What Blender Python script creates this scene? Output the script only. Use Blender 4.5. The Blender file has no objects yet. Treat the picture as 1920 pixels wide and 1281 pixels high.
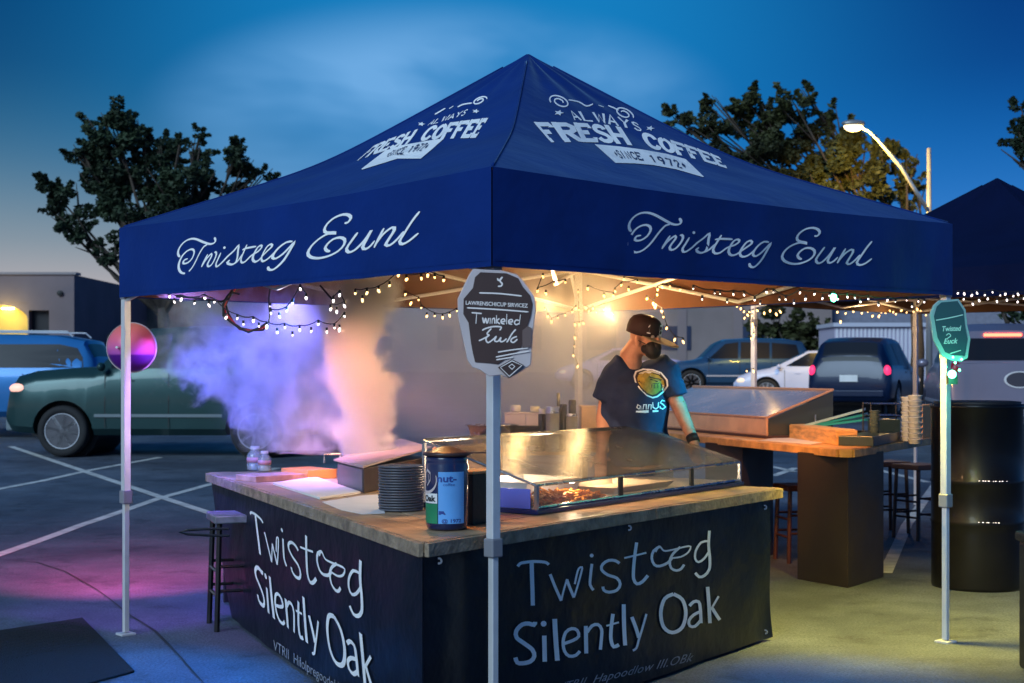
import bpy, bmesh, math, random
from mathutils import Vector, Matrix, noise
R = math.radians
rnd = random.Random(7)
sc = bpy.context.scene
COL = sc.collection

# ------------------------------------------------------------------ camera, sky, sun, exposure
FPX, CX, HOR, CAMH = 2700.0, 960.0, 693.0, 1.5
cam = bpy.data.cameras.new('camera')
camo = bpy.data.objects.new('camera', cam); COL.objects.link(camo); sc.camera = camo
camo.location = (0, 0, CAMH); camo.rotation_euler = (R(90), 0, 0)
cam.sensor_width = 36; cam.lens = 36 * FPX / 1920
cam.shift_y = (HOR - 640.5) / 1920
cam.clip_start = .05; cam.clip_end = 3000
cam.dof.use_dof = True; cam.dof.focus_distance = 6.9; cam.dof.aperture_fstop = 5.0

world = bpy.data.worlds.new("World"); sc.world = world; world.use_nodes = True
def build_world():
    nt = world.node_tree; N = nt.nodes; Lk = nt.links
    N.clear()
    out = N.new('ShaderNodeOutputWorld'); bg = N.new('ShaderNodeBackground')
    tc = N.new('ShaderNodeTexCoord'); sep = N.new('ShaderNodeSeparateXYZ')
    Lk.new(tc.outputs['Generated'], sep.inputs[0])
    def mr(src, a, b, c=0, d=1, smooth=True):
        m = N.new('ShaderNodeMapRange'); m.interpolation_type = 'SMOOTHSTEP' if smooth else 'LINEAR'
        Lk.new(src, m.inputs[0])
        for i, v in zip((1, 2, 3, 4), (a, b, c, d)): m.inputs[i].default_value = v
        return m.outputs[0]
    def math_(op, a, b=None):
        m = N.new('ShaderNodeMath'); m.operation = op
        for i, v in enumerate((a, b)):
            if v is None: continue
            if isinstance(v, (int, float)): m.inputs[i].default_value = v
            else: Lk.new(v, m.inputs[i])
        return m.outputs[0]
    def mix(f, a, b):
        m = N.new('ShaderNodeMix'); m.data_type = 'RGBA'
        Lk.new(f, m.inputs[0])
        for i, v in ((6, a), (7, b)):
            if isinstance(v, tuple): m.inputs[i].default_value = (*v, 1)
            else: Lk.new(v, m.inputs[i])
        return m.outputs[2]
    # vertical gradient of dusk, paler towards the west (left)
    ramp = N.new('ShaderNodeValToRGB'); Lk.new(math_('MAXIMUM', sep.outputs[2], 0.0), ramp.inputs[0])
    ramp.color_ramp.interpolation = 'B_SPLINE'
    pts = [(0.0, (.62, .50, .53)), (.045, (.45, .40, .42)), (.085, (.20, .27, .32)), (.14, (.03, .15, .28)),
           (.20, (.0, .052, .165)), (.30, (.0, .04, .15)), (1.0, (.0, .03, .14))]
    el = ramp.color_ramp.elements
    el[0].position, el[0].color = pts[0][0], (*pts[0][1], 1)
    el[1].position, el[1].color = pts[-1][0], (*pts[-1][1], 1)
    for p, c in pts[1:-1]:
        e = el.new(p); e.color = (*c, 1)
    ramp2 = N.new('ShaderNodeValToRGB'); Lk.new(math_('MAXIMUM', sep.outputs[2], 0.0), ramp2.inputs[0])
    ramp2.color_ramp.interpolation = 'B_SPLINE'
    pts = [(0.0, (.14, .24, .48)), (.07, (.05, .22, .60)), (.13, (.004, .14, .47)), (.2, (.0, .046, .22)), (.3, (.0, .03, .16)),
           (1.0, (.001, .02, .12))]
    el = ramp2.color_ramp.elements
    el[0].position, el[0].color = pts[0][0], (*pts[0][1], 1)
    el[1].position, el[1].color = pts[-1][0], (*pts[-1][1], 1)
    for p, c in pts[1:-1]:
        e = el.new(p); e.color = (*c, 1)
    side = mr(sep.outputs[0], -.28, .16)
    base = mix(side, ramp.outputs[0], ramp2.outputs[0])
    ax = math_('ABSOLUTE', math_('ADD', sep.outputs[0], .02))
    glow = math_('MULTIPLY', mr(ax, .06, .36, 1, 0), mr(sep.outputs[2], .05, .22))
    glow = math_('MULTIPLY', glow, mr(sep.outputs[2], .35, .9, 1, .25))
    base = mix(math_('MULTIPLY', glow, .85), base, (.006, .21, .52))
    # thin pale cloud veil
    mp = N.new('ShaderNodeMapping'); Lk.new(tc.outputs['Generated'], mp.inputs[0])
    mp.inputs['Scale'].default_value = (3.2, 3.2, 7.5); mp.inputs['Location'].default_value = (1.35, .2, .15)
    nz = N.new('ShaderNodeTexNoise'); nz.inputs['Scale'].default_value = 1.25; nz.inputs['Detail'].default_value = 4
    nz.inputs['Roughness'].default_value = .5; nz.inputs['Distortion'].default_value = .3
    Lk.new(mp.outputs[0], nz.inputs['Vector'])
    veil = mr(nz.outputs[0], .40, .66)
    # the veil is a low bank: it thins out with height and around x
    dx = math_('SUBTRACT', sep.outputs[0], -.045); dx2 = math_('MULTIPLY', dx, dx)
    dz = math_('SUBTRACT', sep.outputs[2], .165); dz2 = math_('MULTIPLY', math_('MULTIPLY', dz, dz), 5.5)
    bank = mr(math_('ADD', dx2, dz2), 0.0, .045, 1, 0)
    vv = math_('MULTIPLY', math_('ADD', math_('MULTIPLY', veil, 1.05), .22), bank)
    c = mix(math_('MINIMUM', vv, 1.0), base, (.135, .36, .68))
    nsk = N.new('ShaderNodeTexSky'); nsk.sky_type = 'NISHITA'; nsk.sun_disc = False
    nsk.sun_elevation = R(4); nsk.sun_rotation = R(-115)
    add = N.new('ShaderNodeMix'); add.data_type = 'RGBA'; add.blend_type = 'ADD'; add.inputs[0].default_value = .0015
    Lk.new(c, add.inputs[6]); Lk.new(nsk.outputs[0], add.inputs[7])
    Lk.new(add.outputs[2], bg.inputs[0]); bg.inputs[1].default_value = 1.1
    Lk.new(bg.outputs[0], out.inputs[0])
build_world()

sun = bpy.data.lights.new('sun', 'SUN'); suno = bpy.data.objects.new('sun', sun); COL.objects.link(suno)
sun.energy = 2.6; sun.angle = R(30); sun.color = (.64, .85, 1.0)
_d = Vector((-.46, -.745, .48))          # afterglow: from the left, behind the camera
suno.rotation_euler = (-_d).to_track_quat('-Z', 'Y').to_euler(); suno.location = (-20, -15, 20)

vs = sc.view_settings
vs.view_transform = 'Standard'; vs.look = 'None'; vs.gamma = 1; vs.use_curve_mapping = False; vs.exposure = 0.0
sc.display_settings.display_device = 'sRGB'
sc.render.engine = 'CYCLES'
sc.cycles.use_denoising = True
sc.cycles.max_bounces = 8; sc.cycles.diffuse_bounces = 3; sc.cycles.glossy_bounces = 3; sc.cycles.transmission_bounces = 6
sc.cycles.volume_bounces = 1; sc.cycles.transparent_max_bounces = 12
sc.cycles.volume_step_rate = .4; sc.cycles.volume_max_steps = 256
sc.cycles.sample_clamp_indirect = 4; sc.cycles.caustics_reflective = False; sc.cycles.caustics_refractive = False

# ------------------------------------------------------------------ pixel helpers (used to find places on real planes)
def P(x, y, Y): return Vector(((x - CX) * Y / FPX, Y, CAMH - (y - HOR) * Y / FPX))
def Pz(x, y, z=0.0): return P(x, y, (CAMH - z) * FPX / (y - HOR))
def terr(Y):
    if Y < 12: return 0.0
    if Y < 15: return .021 * (Y - 12) ** 2 / 6
    return .021 * (Y - 13.5) if Y < 80 else .021 * 66.5 + (Y - 80) * .006
def Pg(x, y):
    lo, hi = 3.0, 200.0
    for _ in range(50):
        m = (lo + hi) / 2
        if P(x, y, m).z > terr(m): lo = m
        else: hi = m
    return P(x, y, lo)
def Pv(x, y, a, b):
    """point where the pixel's ray meets the vertical plane through a and b (xy)"""
    dx = (x - CX) / FPX
    ex, ey = b[0] - a[0], b[1] - a[1]
    # (dx*Y - ax)*ey - (Y-ay)*ex = 0
    Y = (a[0] * ey - a[1] * ex) / (dx * ey - ex)
    return P(x, y, Y)

# ------------------------------------------------------------------ materials
MATS = {}
def mat(name, col, rough=.5, metal=0.0, var=0.0, vscale=6.0, bump=0.0, bscale=40.0, spec=.5, trans=0.0, ior=1.45,
        emit=None, estr=0.0, sheen=0.0, coat=0.0, stretch=None, alpha=1.0, rvar=0.0):
    if name in MATS: return MATS[name]
    m = bpy.data.materials.new(name); m.use_nodes = True; MATS[name] = m
    nt = m.node_tree; b = nt.nodes['Principled BSDF']
    b.inputs['Base Color'].default_value = (*col, 1); b.inputs['Roughness'].default_value = rough
    b.inputs['Metallic'].default_value = metal; b.inputs['Specular IOR Level'].default_value = spec
    b.inputs['Transmission Weight'].default_value = trans; b.inputs['IOR'].default_value = ior
    b.inputs['Coat Weight'].default_value = coat; b.inputs['Alpha'].default_value = alpha
    if sheen:
        b.inputs['Sheen Weight'].default_value = sheen; b.inputs['Sheen Roughness'].default_value = .35; b.inputs['Sheen Tint'].default_value = (.35, .65, 1, 1)
    if emit:
        b.inputs['Emission Color'].default_value = (*emit, 1); b.inputs['Emission Strength'].default_value = estr
    if var or bump or rvar:
        tc = nt.nodes.new('ShaderNodeTexCoord'); mp = nt.nodes.new('ShaderNodeMapping')
        nt.links.new(tc.outputs['Object'], mp.inputs[0])
        if stretch: mp.inputs['Scale'].default_value = stretch
    if var:
        n = nt.nodes.new('ShaderNodeTexNoise'); n.inputs['Scale'].default_value = vscale; n.inputs['Detail'].default_value = 5
        nt.links.new(mp.outputs[0], n.inputs['Vector'])
        r = nt.nodes.new('ShaderNodeValToRGB'); nt.links.new(n.outputs[0], r.inputs[0])
        r.color_ramp.elements[0].position = .3; r.color_ramp.elements[1].position = .7
        r.color_ramp.elements[0].color = (*[c * (1 - var) for c in col], 1)
        r.color_ramp.elements[1].color = (*[min(1, c * (1 + var)) for c in col], 1)
        nt.links.new(r.outputs[0], b.inputs['Base Color'])
        if rvar:
            q = nt.nodes.new('ShaderNodeMapRange'); nt.links.new(n.outputs[0], q.inputs[0])
            q.inputs[1].default_value = .3; q.inputs[2].default_value = .7
            q.inputs[3].default_value = max(.05, rough - rvar); q.inputs[4].default_value = min(1, rough + rvar)
            nt.links.new(q.outputs[0], b.inputs['Roughness'])
    if bump:
        n2 = nt.nodes.new('ShaderNodeTexNoise'); n2.inputs['Scale'].default_value = bscale; n2.inputs['Detail'].default_value = 4
        nt.links.new(mp.outputs[0], n2.inputs['Vector'])
        bp = nt.nodes.new('ShaderNodeBump'); bp.inputs['Strength'].default_value = bump; bp.inputs['Distance'].default_value = .02
        nt.links.new(n2.outputs[0], bp.inputs['Height']); nt.links.new(bp.outputs[0], b.inputs['Normal'])
    return m

M_FAB = mat('canopy_fabric', (.0035, .025, .160), .75, var=.16, vscale=2.2, bump=.8, bscale=3.2, spec=.12, sheen=.3)
M_FAB2 = mat('dark_canopy_fabric', (.002, .006, .035), .8, spec=.1, var=.12, vscale=3, bump=.25, bscale=7)
M_LIN = mat('brown_lining', (.115, .038, .013), .8, var=.15, bump=.3, bscale=6)
M_LIND = mat('dark_lining', (.10, .05, .03), .8, var=.15)
M_ALU = mat('white_aluminium', (.72, .72, .74), .35, .35, var=.05, vscale=12, bump=.05, bscale=60)
M_PLAS = mat('grey_plastic', (.22, .22, .25), .5)
M_PRINT = mat('white_print', (.95, .96, .98), .5, var=.06, vscale=18)
M_BTEXT = mat('banner_print', (.92, .93, .98), .55, var=.15, vscale=9)
M_STEXT = mat('small_print', (.26, .28, .34), .6, var=.3, vscale=30)
M_VINYL = mat('black_vinyl', (.003, .006, .014), .36, var=.25, vscale=3, bump=1.0, bscale=3.2, spec=.3, rvar=.08)
M_WOOD = mat('plank_wood', (.42, .27, .15), .42, var=.38, vscale=9, bump=.35, bscale=30, stretch=(1, 1, 1), rvar=.12)
M_WOODE = mat('weathered_edge_wood', (.27, .20, .14), .6, var=.4, vscale=14, bump=.5, bscale=40)
M_OAK = mat('orange_oak', (.55, .30, .11), .35, var=.3, vscale=8, bump=.25, bscale=30, rvar=.1)
M_BLACK = mat('matt_black', (.012, .012, .014), .55, var=.2, bump=.1)
M_BLKG = mat('glossy_black', (.01, .01, .012), .22, var=.1)
M_STEEL = mat('stainless_steel', (.58, .58, .60), .26, 1.0, var=.12, vscale=8, rvar=.1)
M_DSTEEL = mat('dark_steel', (.10, .10, .115), .4, .8, var=.2)
def pane_mat(name, col, body=.1, gloss=.12, rough=.1):
    m = bpy.data.materials.new(name); m.use_nodes = True; MATS[name] = m; nt = m.node_tree; N = nt.nodes; Lk = nt.links
    N.remove(N['Principled BSDF']); out = N['Material Output']
    tr = N.new('ShaderNodeBsdfTransparent'); di = N.new('ShaderNodeBsdfDiffuse'); gl = N.new('ShaderNodeBsdfGlossy'); fr = N.new('ShaderNodeLayerWeight')
    di.inputs[0].default_value = (*col, 1); gl.inputs['Roughness'].default_value = rough; fr.inputs[0].default_value = .35
    m1 = N.new('ShaderNodeMixShader'); m2 = N.new('ShaderNodeMixShader'); m1.inputs[0].default_value = body
    Lk.new(tr.outputs[0], m1.inputs[1]); Lk.new(di.outputs[0], m1.inputs[2])
    mu = N.new('ShaderNodeMath'); mu.operation = 'MULTIPLY_ADD'; Lk.new(fr.outputs['Facing'], mu.inputs[0]); mu.inputs[1].default_value = gloss; mu.inputs[2].default_value = .03
    Lk.new(mu.outputs[0], m2.inputs[0]); Lk.new(m1.outputs[0], m2.inputs[1]); Lk.new(gl.outputs[0], m2.inputs[2]); Lk.new(m2.outputs[0], out.inputs[0])
    tc = N.new('ShaderNodeTexCoord'); nz = N.new('ShaderNodeTexNoise'); nz.inputs['Scale'].default_value = 5; nz.inputs['Detail'].default_value = 6
    Lk.new(tc.outputs['Object'], nz.inputs[0]); mr = N.new('ShaderNodeMapRange'); Lk.new(nz.outputs[0], mr.inputs[0]); mr.inputs[1].default_value = .35; mr.inputs[2].default_value = .7
    mr.inputs[3].default_value = body * .8; mr.inputs[4].default_value = min(1, body * 1.25 + .02); Lk.new(mr.outputs[0], m1.inputs[0])
    return m
M_GLASS = pane_mat('clear_acrylic', (.6, .62, .62), .05, .22, .05)
M_BGLASS = pane_mat('bottle_glass', (.7, .8, .85), .35, .7, .12)
M_RUB = mat('black_rubber', (.018, .018, .02), .8, var=.2, bump=.3, bscale=60)
M_WHITE = mat('white_card', (.74, .72, .72), .6, var=.05)
M_BROWN = mat('brown_board', (.055, .025, .022), .5, var=.15)
M_RIM = mat('pale_grey_edge', (.58, .48, .48), .5, var=.1)
M_BARK = mat('bark', (.06, .045, .035), .9, var=.4, vscale=20, bump=.8)
M_LEAF = mat('leaf', (.020, .036, .016), .7, var=.5, vscale=.8)
M_LEAF2 = mat('leaf_olive', (.042, .048, .014), .7, var=.5, vscale=.8)
M_CABLE = mat('black_cable', (.015, .015, .018), .5)
def emat(name, c, s):
    return mat(name, c, .4, emit=c, estr=s)
M_BULB = emat('warm_bulb', (1.0, .60, .22), 4.2)
M_BULBC = emat('cool_bulb', (1.0, .84, .80), 4)

# ------------------------------------------------------------------ object helpers
ORG = {}
def tag(o, label=None, cat=None, group=None, kind=None):
    if label: o['label'] = label
    if cat: o['category'] = cat
    if group: o['group'] = group
    if kind: o['kind'] = kind
    return o
def thing(name, label, cat, loc=(0, 0, 0), rz=0.0, group=None):
    o = bpy.data.objects.new(name, None); COL.objects.link(o)
    o.location = loc; o.rotation_euler = (0, 0, rz); o.empty_display_size = .1
    ORG[o.name] = Vector(loc)
    return tag(o, label, cat, group)
def root_of(o):
    while o.parent: o = o.parent
    return o
class MB:
    def __init__(s): s.v = []; s.f = []
    def add(s, vs, fs):
        k = len(s.v); s.v += [Vector(v) for v in vs]; s.f += [tuple(i + k for i in f) for f in fs]; return s
    def obox(s, o, a, b, c):
        o, a, b, c = map(Vector, (o, a, b, c))
        v = [o, o + a, o + a + b, o + b, o + c, o + a + c, o + a + b + c, o + b + c]
        return s.add(v, [(0, 3, 2, 1), (4, 5, 6, 7), (0, 1, 5, 4), (1, 2, 6, 5), (2, 3, 7, 6), (3, 0, 4, 7)])
    def box(s, c, d, rz=0.0):
        c = Vector(c); ca, sa = math.cos(rz), math.sin(rz)
        a = Vector((ca, sa, 0)) * d[0]; b = Vector((-sa, ca, 0)) * d[1]; h = Vector((0, 0, d[2]))
        return s.obox(c - a / 2 - b / 2 - h / 2, a, b, h)
    def tube(s, pts, r, n=10, caps=True):
        pts = [Vector(p) for p in pts]; rr = r if isinstance(r, (list, tuple)) else [r] * len(pts)
        k = len(s.v); up = None
        for i, p in enumerate(pts):
            d = (pts[min(i + 1, len(pts) - 1)] - pts[max(i - 1, 0)])
            d = d.normalized() if d.length > 1e-9 else Vector((0, 0, 1))
            if up is None: up = Vector((0, 0, 1)) if abs(d.z) < .9 else Vector((1, 0, 0))
            a = d.cross(up); a = a.normalized() if a.length > 1e-6 else Vector((1, 0, 0)); b = a.cross(d).normalized(); up = b
            for j in range(n):
                t = 2 * math.pi * j / n; s.v.append(p + a * (math.cos(t) * rr[i]) + b * (math.sin(t) * rr[i]))
        for i in range(len(pts) - 1):
            for j in range(n):
                q = (j + 1) % n; s.f.append((k + i * n + j, k + i * n + q, k + (i + 1) * n + q, k + (i + 1) * n + j))
        if caps:
            s.f.append(tuple(k + j for j in range(n))[::-1]); s.f.append(tuple(k + (len(pts) - 1) * n + j for j in range(n)))
        return s
    def lathe(s, prof, c=(0, 0, 0), n=24, ax='z', closed=False):
        c = Vector(c); k = len(s.v)
        for r, z in prof:
            for j in range(n):
                t = 2 * math.pi * j / n; x, y = r * math.cos(t), r * math.sin(t)
                s.v.append(c + (Vector((x, y, z)) if ax == 'z' else Vector((x, z, y)) if ax == 'y' else Vector((z, x, y))))
        m = len(prof)
        for i in range(m if closed else m - 1):
            i2 = (i + 1) % m
            for j in range(n):
                q = (j + 1) % n; s.f.append((k + i * n + j, k + i * n + q, k + i2 * n + q, k + i2 * n + j))
        if not closed:
            if prof[0][0] > 1e-5: s.f.append(tuple(k + j for j in range(n))[::-1])
            if prof[-1][0] > 1e-5: s.f.append(tuple(k + (m - 1) * n + j for j in range(n)))
        return s
    def ell(s, c, r, nu=12, nv=8, M=None):
        c = Vector(c); k = len(s.v)
        for i in range(nv + 1):
            t = math.pi * i / nv
            for j in range(nu):
                p = 2 * math.pi * j / nu
                q = Vector((r[0] * math.sin(t) * math.cos(p), r[1] * math.sin(t) * math.sin(p), r[2] * math.cos(t)))
                if M: q = M @ q
                s.v.append(c + q)
        for i in range(nv):
            for j in range(nu):
                q = (j + 1) % nu; s.f.append((k + i * nu + j, k + (i + 1) * nu + j, k + (i + 1) * nu + q, k + i * nu + q))
        return s
    def prism(s, poly, fn, t):
        """poly: 2d points; fn(u,v,w)->3d; thickness t along w"""
        n = len(poly); k = len(s.v)
        s.v += [Vector(fn(u, v, 0)) for u, v in poly] + [Vector(fn(u, v, t)) for u, v in poly]
        s.f.append(tuple(range(k, k + n))[::-1]); s.f.append(tuple(range(k + n, k + 2 * n)))
        for i in range(n): j = (i + 1) % n; s.f.append((k + i, k + j, k + n + j, k + n + i))
        return s
    def grid(s, fn, nu, nv):
        k = len(s.v)
        for j in range(nv + 1):
            for i in range(nu + 1): s.v.append(Vector(fn(i / nu, j / nv)))
        for j in range(nv):
            for i in range(nu):
                a = k + j * (nu + 1) + i; s.f.append((a, a + 1, a + nu + 2, a + nu + 1))
        return s
    def build(s, name, m, parent=None, smooth=False, bevel=0.0, local=False, loc=None, solid=0.0, merge=True, subsurf=0):
        me = bpy.data.meshes.new(name)
        off = Vector((0, 0, 0))
        if not local:
            if parent: off = ORG.get(root_of(parent).name, Vector((0, 0, 0)))
            elif loc is not None: off = Vector(loc)
        me.from_pydata([tuple(v - off) for v in s.v], [], s.f); me.update()
        bm = bmesh.new(); bm.from_mesh(me)
        if merge: bmesh.ops.remove_doubles(bm, verts=bm.verts, dist=1e-5)
        bmesh.ops.recalc_face_normals(bm, faces=bm.faces) if merge else None
        bm.to_mesh(me); bm.free()
        me.materials.append(m)
        if smooth:
            for p in me.polygons: p.use_smooth = True
        o = bpy.data.objects.new(name, me); COL.objects.link(o)
        if parent: o.parent = parent
        elif loc is not None: o.location = loc; ORG[o.name] = Vector(loc)
        if solid:
            md = o.modifiers.new('solid', 'SOLIDIFY'); md.thickness = solid; md.offset = 0
        if bevel:
            md = o.modifiers.new('bevel', 'BEVEL'); md.width = bevel; md.segments = 2; md.limit_method = 'ANGLE'; md.harden_normals = False
        if subsurf:
            md = o.modifiers.new('sub', 'SUBSURF'); md.levels = subsurf; md.render_levels = subsurf
        return o
def copy_tree(o, parent=None):
    c = o.copy(); COL.objects.link(c); c.parent = parent
    if o.name in ORG: ORG[c.name] = ORG[o.name].copy()
    for ch in o.children: copy_tree(ch, c)
    return c
def area_lamp(name, kind, loc, target, energy, color, size=.05, angle=60, blend=.6, parent=None):
    l = bpy.data.lights.new(name, kind); l.energy = energy; l.color = color
    if kind == 'SPOT': l.spot_size = R(angle); l.spot_blend = blend; l.shadow_soft_size = size
    elif kind == 'POINT': l.shadow_soft_size = size
    o = bpy.data.objects.new(name, l); COL.objects.link(o); o.location = loc
    if target is not None: o.rotation_euler = (Vector(target) - Vector(loc)).to_track_quat('-Z', 'Y').to_euler()
    if parent:
        o.parent = parent; o.location = Vector(loc) - ORG[root_of(parent).name]
    return o

# lettering: smooth pen strokes as thin raised ribbons
def catmull(pts, step=.35):
    if len(pts) < 3: return [Vector((*p,)) for p in pts]
    out = []
    q = [pts[0]] + list(pts) + [pts[-1]]
    for i in range(1, len(q) - 2):
        p0, p1, p2, p3 = [Vector((a[0], a[1])) for a in q[i - 1:i + 3]]
        n = max(2, min(10, int((p2 - p1).length * step)))
        for k in range(n):
            t = k / n
            out.append(.5 * ((2 * p1) + (p2 - p0) * t + (2 * p0 - 5 * p1 + 4 * p2 - p3) * t * t + (3 * p1 - p0 - 3 * p2 + p3) * t ** 3))
    out.append(Vector((pts[-1][0], pts[-1][1])))
    return out
def ribbons(mb, strokes, fn, w, step=.12, smooth=True, callig=0.0, ang=-.9, taper=True, lift=.0012):
    """fn(u,v,h)->3d. strokes: list of point lists (2d, same units as w)."""
    for si, st in enumerate(strokes):
        ww = w
        if isinstance(st, tuple): st, ww = st
        pl = catmull(st, step) if smooth and len(st) > 2 else [Vector((p[0], p[1])) for p in st]
        if len(pl) == 1:
            c = pl[0]; ring = [c + Vector((math.cos(a), math.sin(a))) * ww * .62 for a in [i * math.pi / 5 for i in range(10)]]
            k = len(mb.v); h = lift * (1 + .13 * si)
            mb.v += [Vector(fn(p.x, p.y, h)) for p in ring]; mb.f.append(tuple(range(k, k + 10))); continue
        k = len(mb.v); n = len(pl)
        for i, p in enumerate(pl):
            d = pl[min(i + 1, n - 1)] - pl[max(i - 1, 0)]
            d = d.normalized() if d.length > 1e-9 else Vector((1, 0))
            nn = Vector((-d.y, d.x))
            wd = ww * .5
            if callig: wd *= (1 - callig) + 2 * callig * abs(math.cos(math.atan2(d.y, d.x) - ang)) ** 2
            if taper and (i == 0 or i == n - 1): wd *= .55
            h = lift * (1 + .13 * si + .5 * i / n)
            mb.v.append(Vector(fn(*(p + nn * wd), h))); mb.v.append(Vector(fn(*(p - nn * wd), h)))
        for i in range(n - 1):
            a = k + 2 * i; mb.f.append((a, a + 1, a + 3, a + 2))
def font_mesh(text, size=1.0, shear=0.0, bold=0.0, space=1.0):
    cu = bpy.data.curves.new('glyphs', 'FONT'); cu.body = text; cu.size = size; cu.shear = shear; cu.offset = bold
    cu.space_character = space; cu.resolution_u = 3
    o = bpy.data.objects.new('glyphs', cu); COL.objects.link(o)
    me = bpy.data.meshes.new_from_object(o.evaluated_get(bpy.context.evaluated_depsgraph_get()))
    vs = [v.co.copy() for v in me.vertices]; fs = [tuple(p.vertices) for p in me.polygons]
    bpy.data.objects.remove(o); bpy.data.curves.remove(cu); bpy.data.meshes.remove(me)
    return vs, fs
def font_add(mb, text, fn, size=1.0, shear=0.0, bold=0.0, h=.0015, fit=None, space=1.0):
    vs, fs = font_mesh(text, size, shear, bold, space)
    if not vs: return
    x0 = min(v.x for v in vs); x1 = max(v.x for v in vs)
    kx = (fit / (x1 - x0)) if fit else 1
    mb.add([fn((v.x - x0) * kx, v.y, h) for v in vs], fs)
# ================================================================== ground
def concrete_material():
    m = bpy.data.materials.new('lot_ground'); m.use_nodes = True; nt = m.node_tree; N = nt.nodes; Lk = nt.links
    b = N['Principled BSDF']; tc = N.new('ShaderNodeTexCoord')
    def noise_(s, d=6, r=.6):
        n = N.new('ShaderNodeTexNoise'); n.inputs['Scale'].default_value = s; n.inputs['Detail'].default_value = d
        n.inputs['Roughness'].default_value = r; Lk.new(tc.outputs['Object'], n.inputs['Vector']); return n.outputs[0]
    def ramp(src, a, b_, c0, c1):
        r = N.new('ShaderNodeValToRGB'); Lk.new(src, r.inputs[0]); r.color_ramp.elements[0].position = a
        r.color_ramp.elements[1].position = b_; r.color_ramp.elements[0].color = (*c0, 1); r.color_ramp.elements[1].color = (*c1, 1)
        return r.outputs[0]
    def mul0(a, c):
        x = N.new('ShaderNodeMix'); x.data_type = 'RGBA'; x.blend_type = 'MULTIPLY'; x.inputs[0].default_value = 1
        Lk.new(a, x.inputs[6]); Lk.new(c, x.inputs[7]); return x.outputs[2]
    base = ramp(noise_(.9), .3, .7, (.10, .125, .175), (.16, .195, .25))
    fine = ramp(noise_(70, 3), .35, .65, (.50, .50, .50), (1.25, 1.25, 1.25))
    stain = mul0(ramp(noise_(.35, 8, .7), .40, .62, (.50, .50, .53), (1.08, 1.08, 1.08)), ramp(noise_(2.4, 8, .72), .36, .46, (.55, .55, .56), (1.0, 1.0, 1.0)))
    def mul(a, c):
        x = N.new('ShaderNodeMix'); x.data_type = 'RGBA'; x.blend_type = 'MULTIPLY'; x.inputs[0].default_value = 1
        Lk.new(a, x.inputs[6]); Lk.new(c, x.inputs[7]); return x.outputs[2]
    Lk.new(mul(mul(base, fine), stain), b.inputs['Base Color'])
    rr = N.new('ShaderNodeMapRange'); Lk.new(noise_(2.2, 5), rr.inputs[0]); rr.inputs[3].default_value = .42; rr.inputs[4].default_value = .8
    Lk.new(rr.outputs[0], b.inputs['Roughness'])
    bp = N.new('ShaderNodeBump'); bp.inputs['Strength'].default_value = .7; bp.inputs['Distance'].default_value = .012
    Lk.new(noise_(90, 4), bp.inputs['Height']); Lk.new(bp.outputs[0], b.inputs['Normal'])
    return m
def build_ground():
    g = MB(); ys = [-60, -20, 0, 6, 12, 13, 14, 15, 18, 25, 40, 60, 80, 81, 200, 900]; xs = [-700, -120, -30, -8, 0, 8, 30, 120, 700]
    k = 0
    for y in ys:
        for x in xs: g.v.append(Vector((x, y, terr(y))))
    w = len(xs)
    for j in range(len(ys) - 1):
        for i in range(w - 1): a = j * w + i; g.f.append((a, a + 1, a + w + 1, a + w))
    o = g.build('ground', concrete_material(), merge=False); tag(o, kind='structure')
build_ground()

M_LINE = mat('line_paint', (.62, .62, .60), .6, var=.25, vscale=6, bump=.15)
M_CRACK = mat('crack_filler', (.035, .035, .04), .7, var=.2)
def ground_strip(pts, w, m, name, h=.004, wig=0.0):
    mb = MB(); P3 = []
    for a, b in zip(pts[:-1], pts[1:]):
        n = max(2, int((b - a).length / .35))
        for i in range(n): P3.append(a.lerp(b, i / n))
    P3.append(pts[-1]); vs = []
    for i, p in enumerate(P3):
        d = (P3[min(i + 1, len(P3) - 1)] - P3[max(i - 1, 0)]); d.z = 0; d.normalize(); n = Vector((-d.y, d.x, 0))
        ww = w * (1 + wig * (rnd.random() - .5)); j = n * (wig * w * .5 * (rnd.random() - .5))
        for s in (-.5, .5):
            q = p + n * ww * s + j; q.z = terr(q.y) + h; vs.append(q)
    mb.add(vs, [(2 * i, 2 * i + 1, 2 * i + 3, 2 * i + 2) for i in range(len(P3) - 1)])
    o = mb.build(name, m, merge=False); tag(o, kind='structure'); return o
def line_px(pxs, w, h): return ground_strip([Pg(*p) for p in pxs], w, M_LINE, 'parking_line', h)
line_px([(-60, 1060), (0, 1040), (150, 986), (298, 935), (400, 907), (520, 878)], .11, .004)
line_px([(20, 838), (150, 882), (298, 932), (430, 975), (560, 1020)], .11, .008)
line_px([(-80, 933), (0, 917), (80, 902), (165, 883), (300, 858)], .11, .004)
ground_strip([Pg(*p) for p in [(-40, 1046), (70, 1055), (120, 1072), (180, 1105), (240, 1152), (290, 1185), (340, 1235), (390, 1290), (420, 1340)]],
             .012, M_CRACK, 'ground_joint', .005, 1.4)
ground_strip([Pg(*p) for p in [(1660, 1075), (1700, 985), (1760, 900)]], .10, M_LINE, 'parking_line', .004)
for xa, ya, xb, yb in ((1445, 875, 1490, 885), (1450, 893, 1492, 878), (1640, 880, 1740, 905)):
    line_px([(xa, ya), (xb, yb)], .11, .005)

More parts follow.
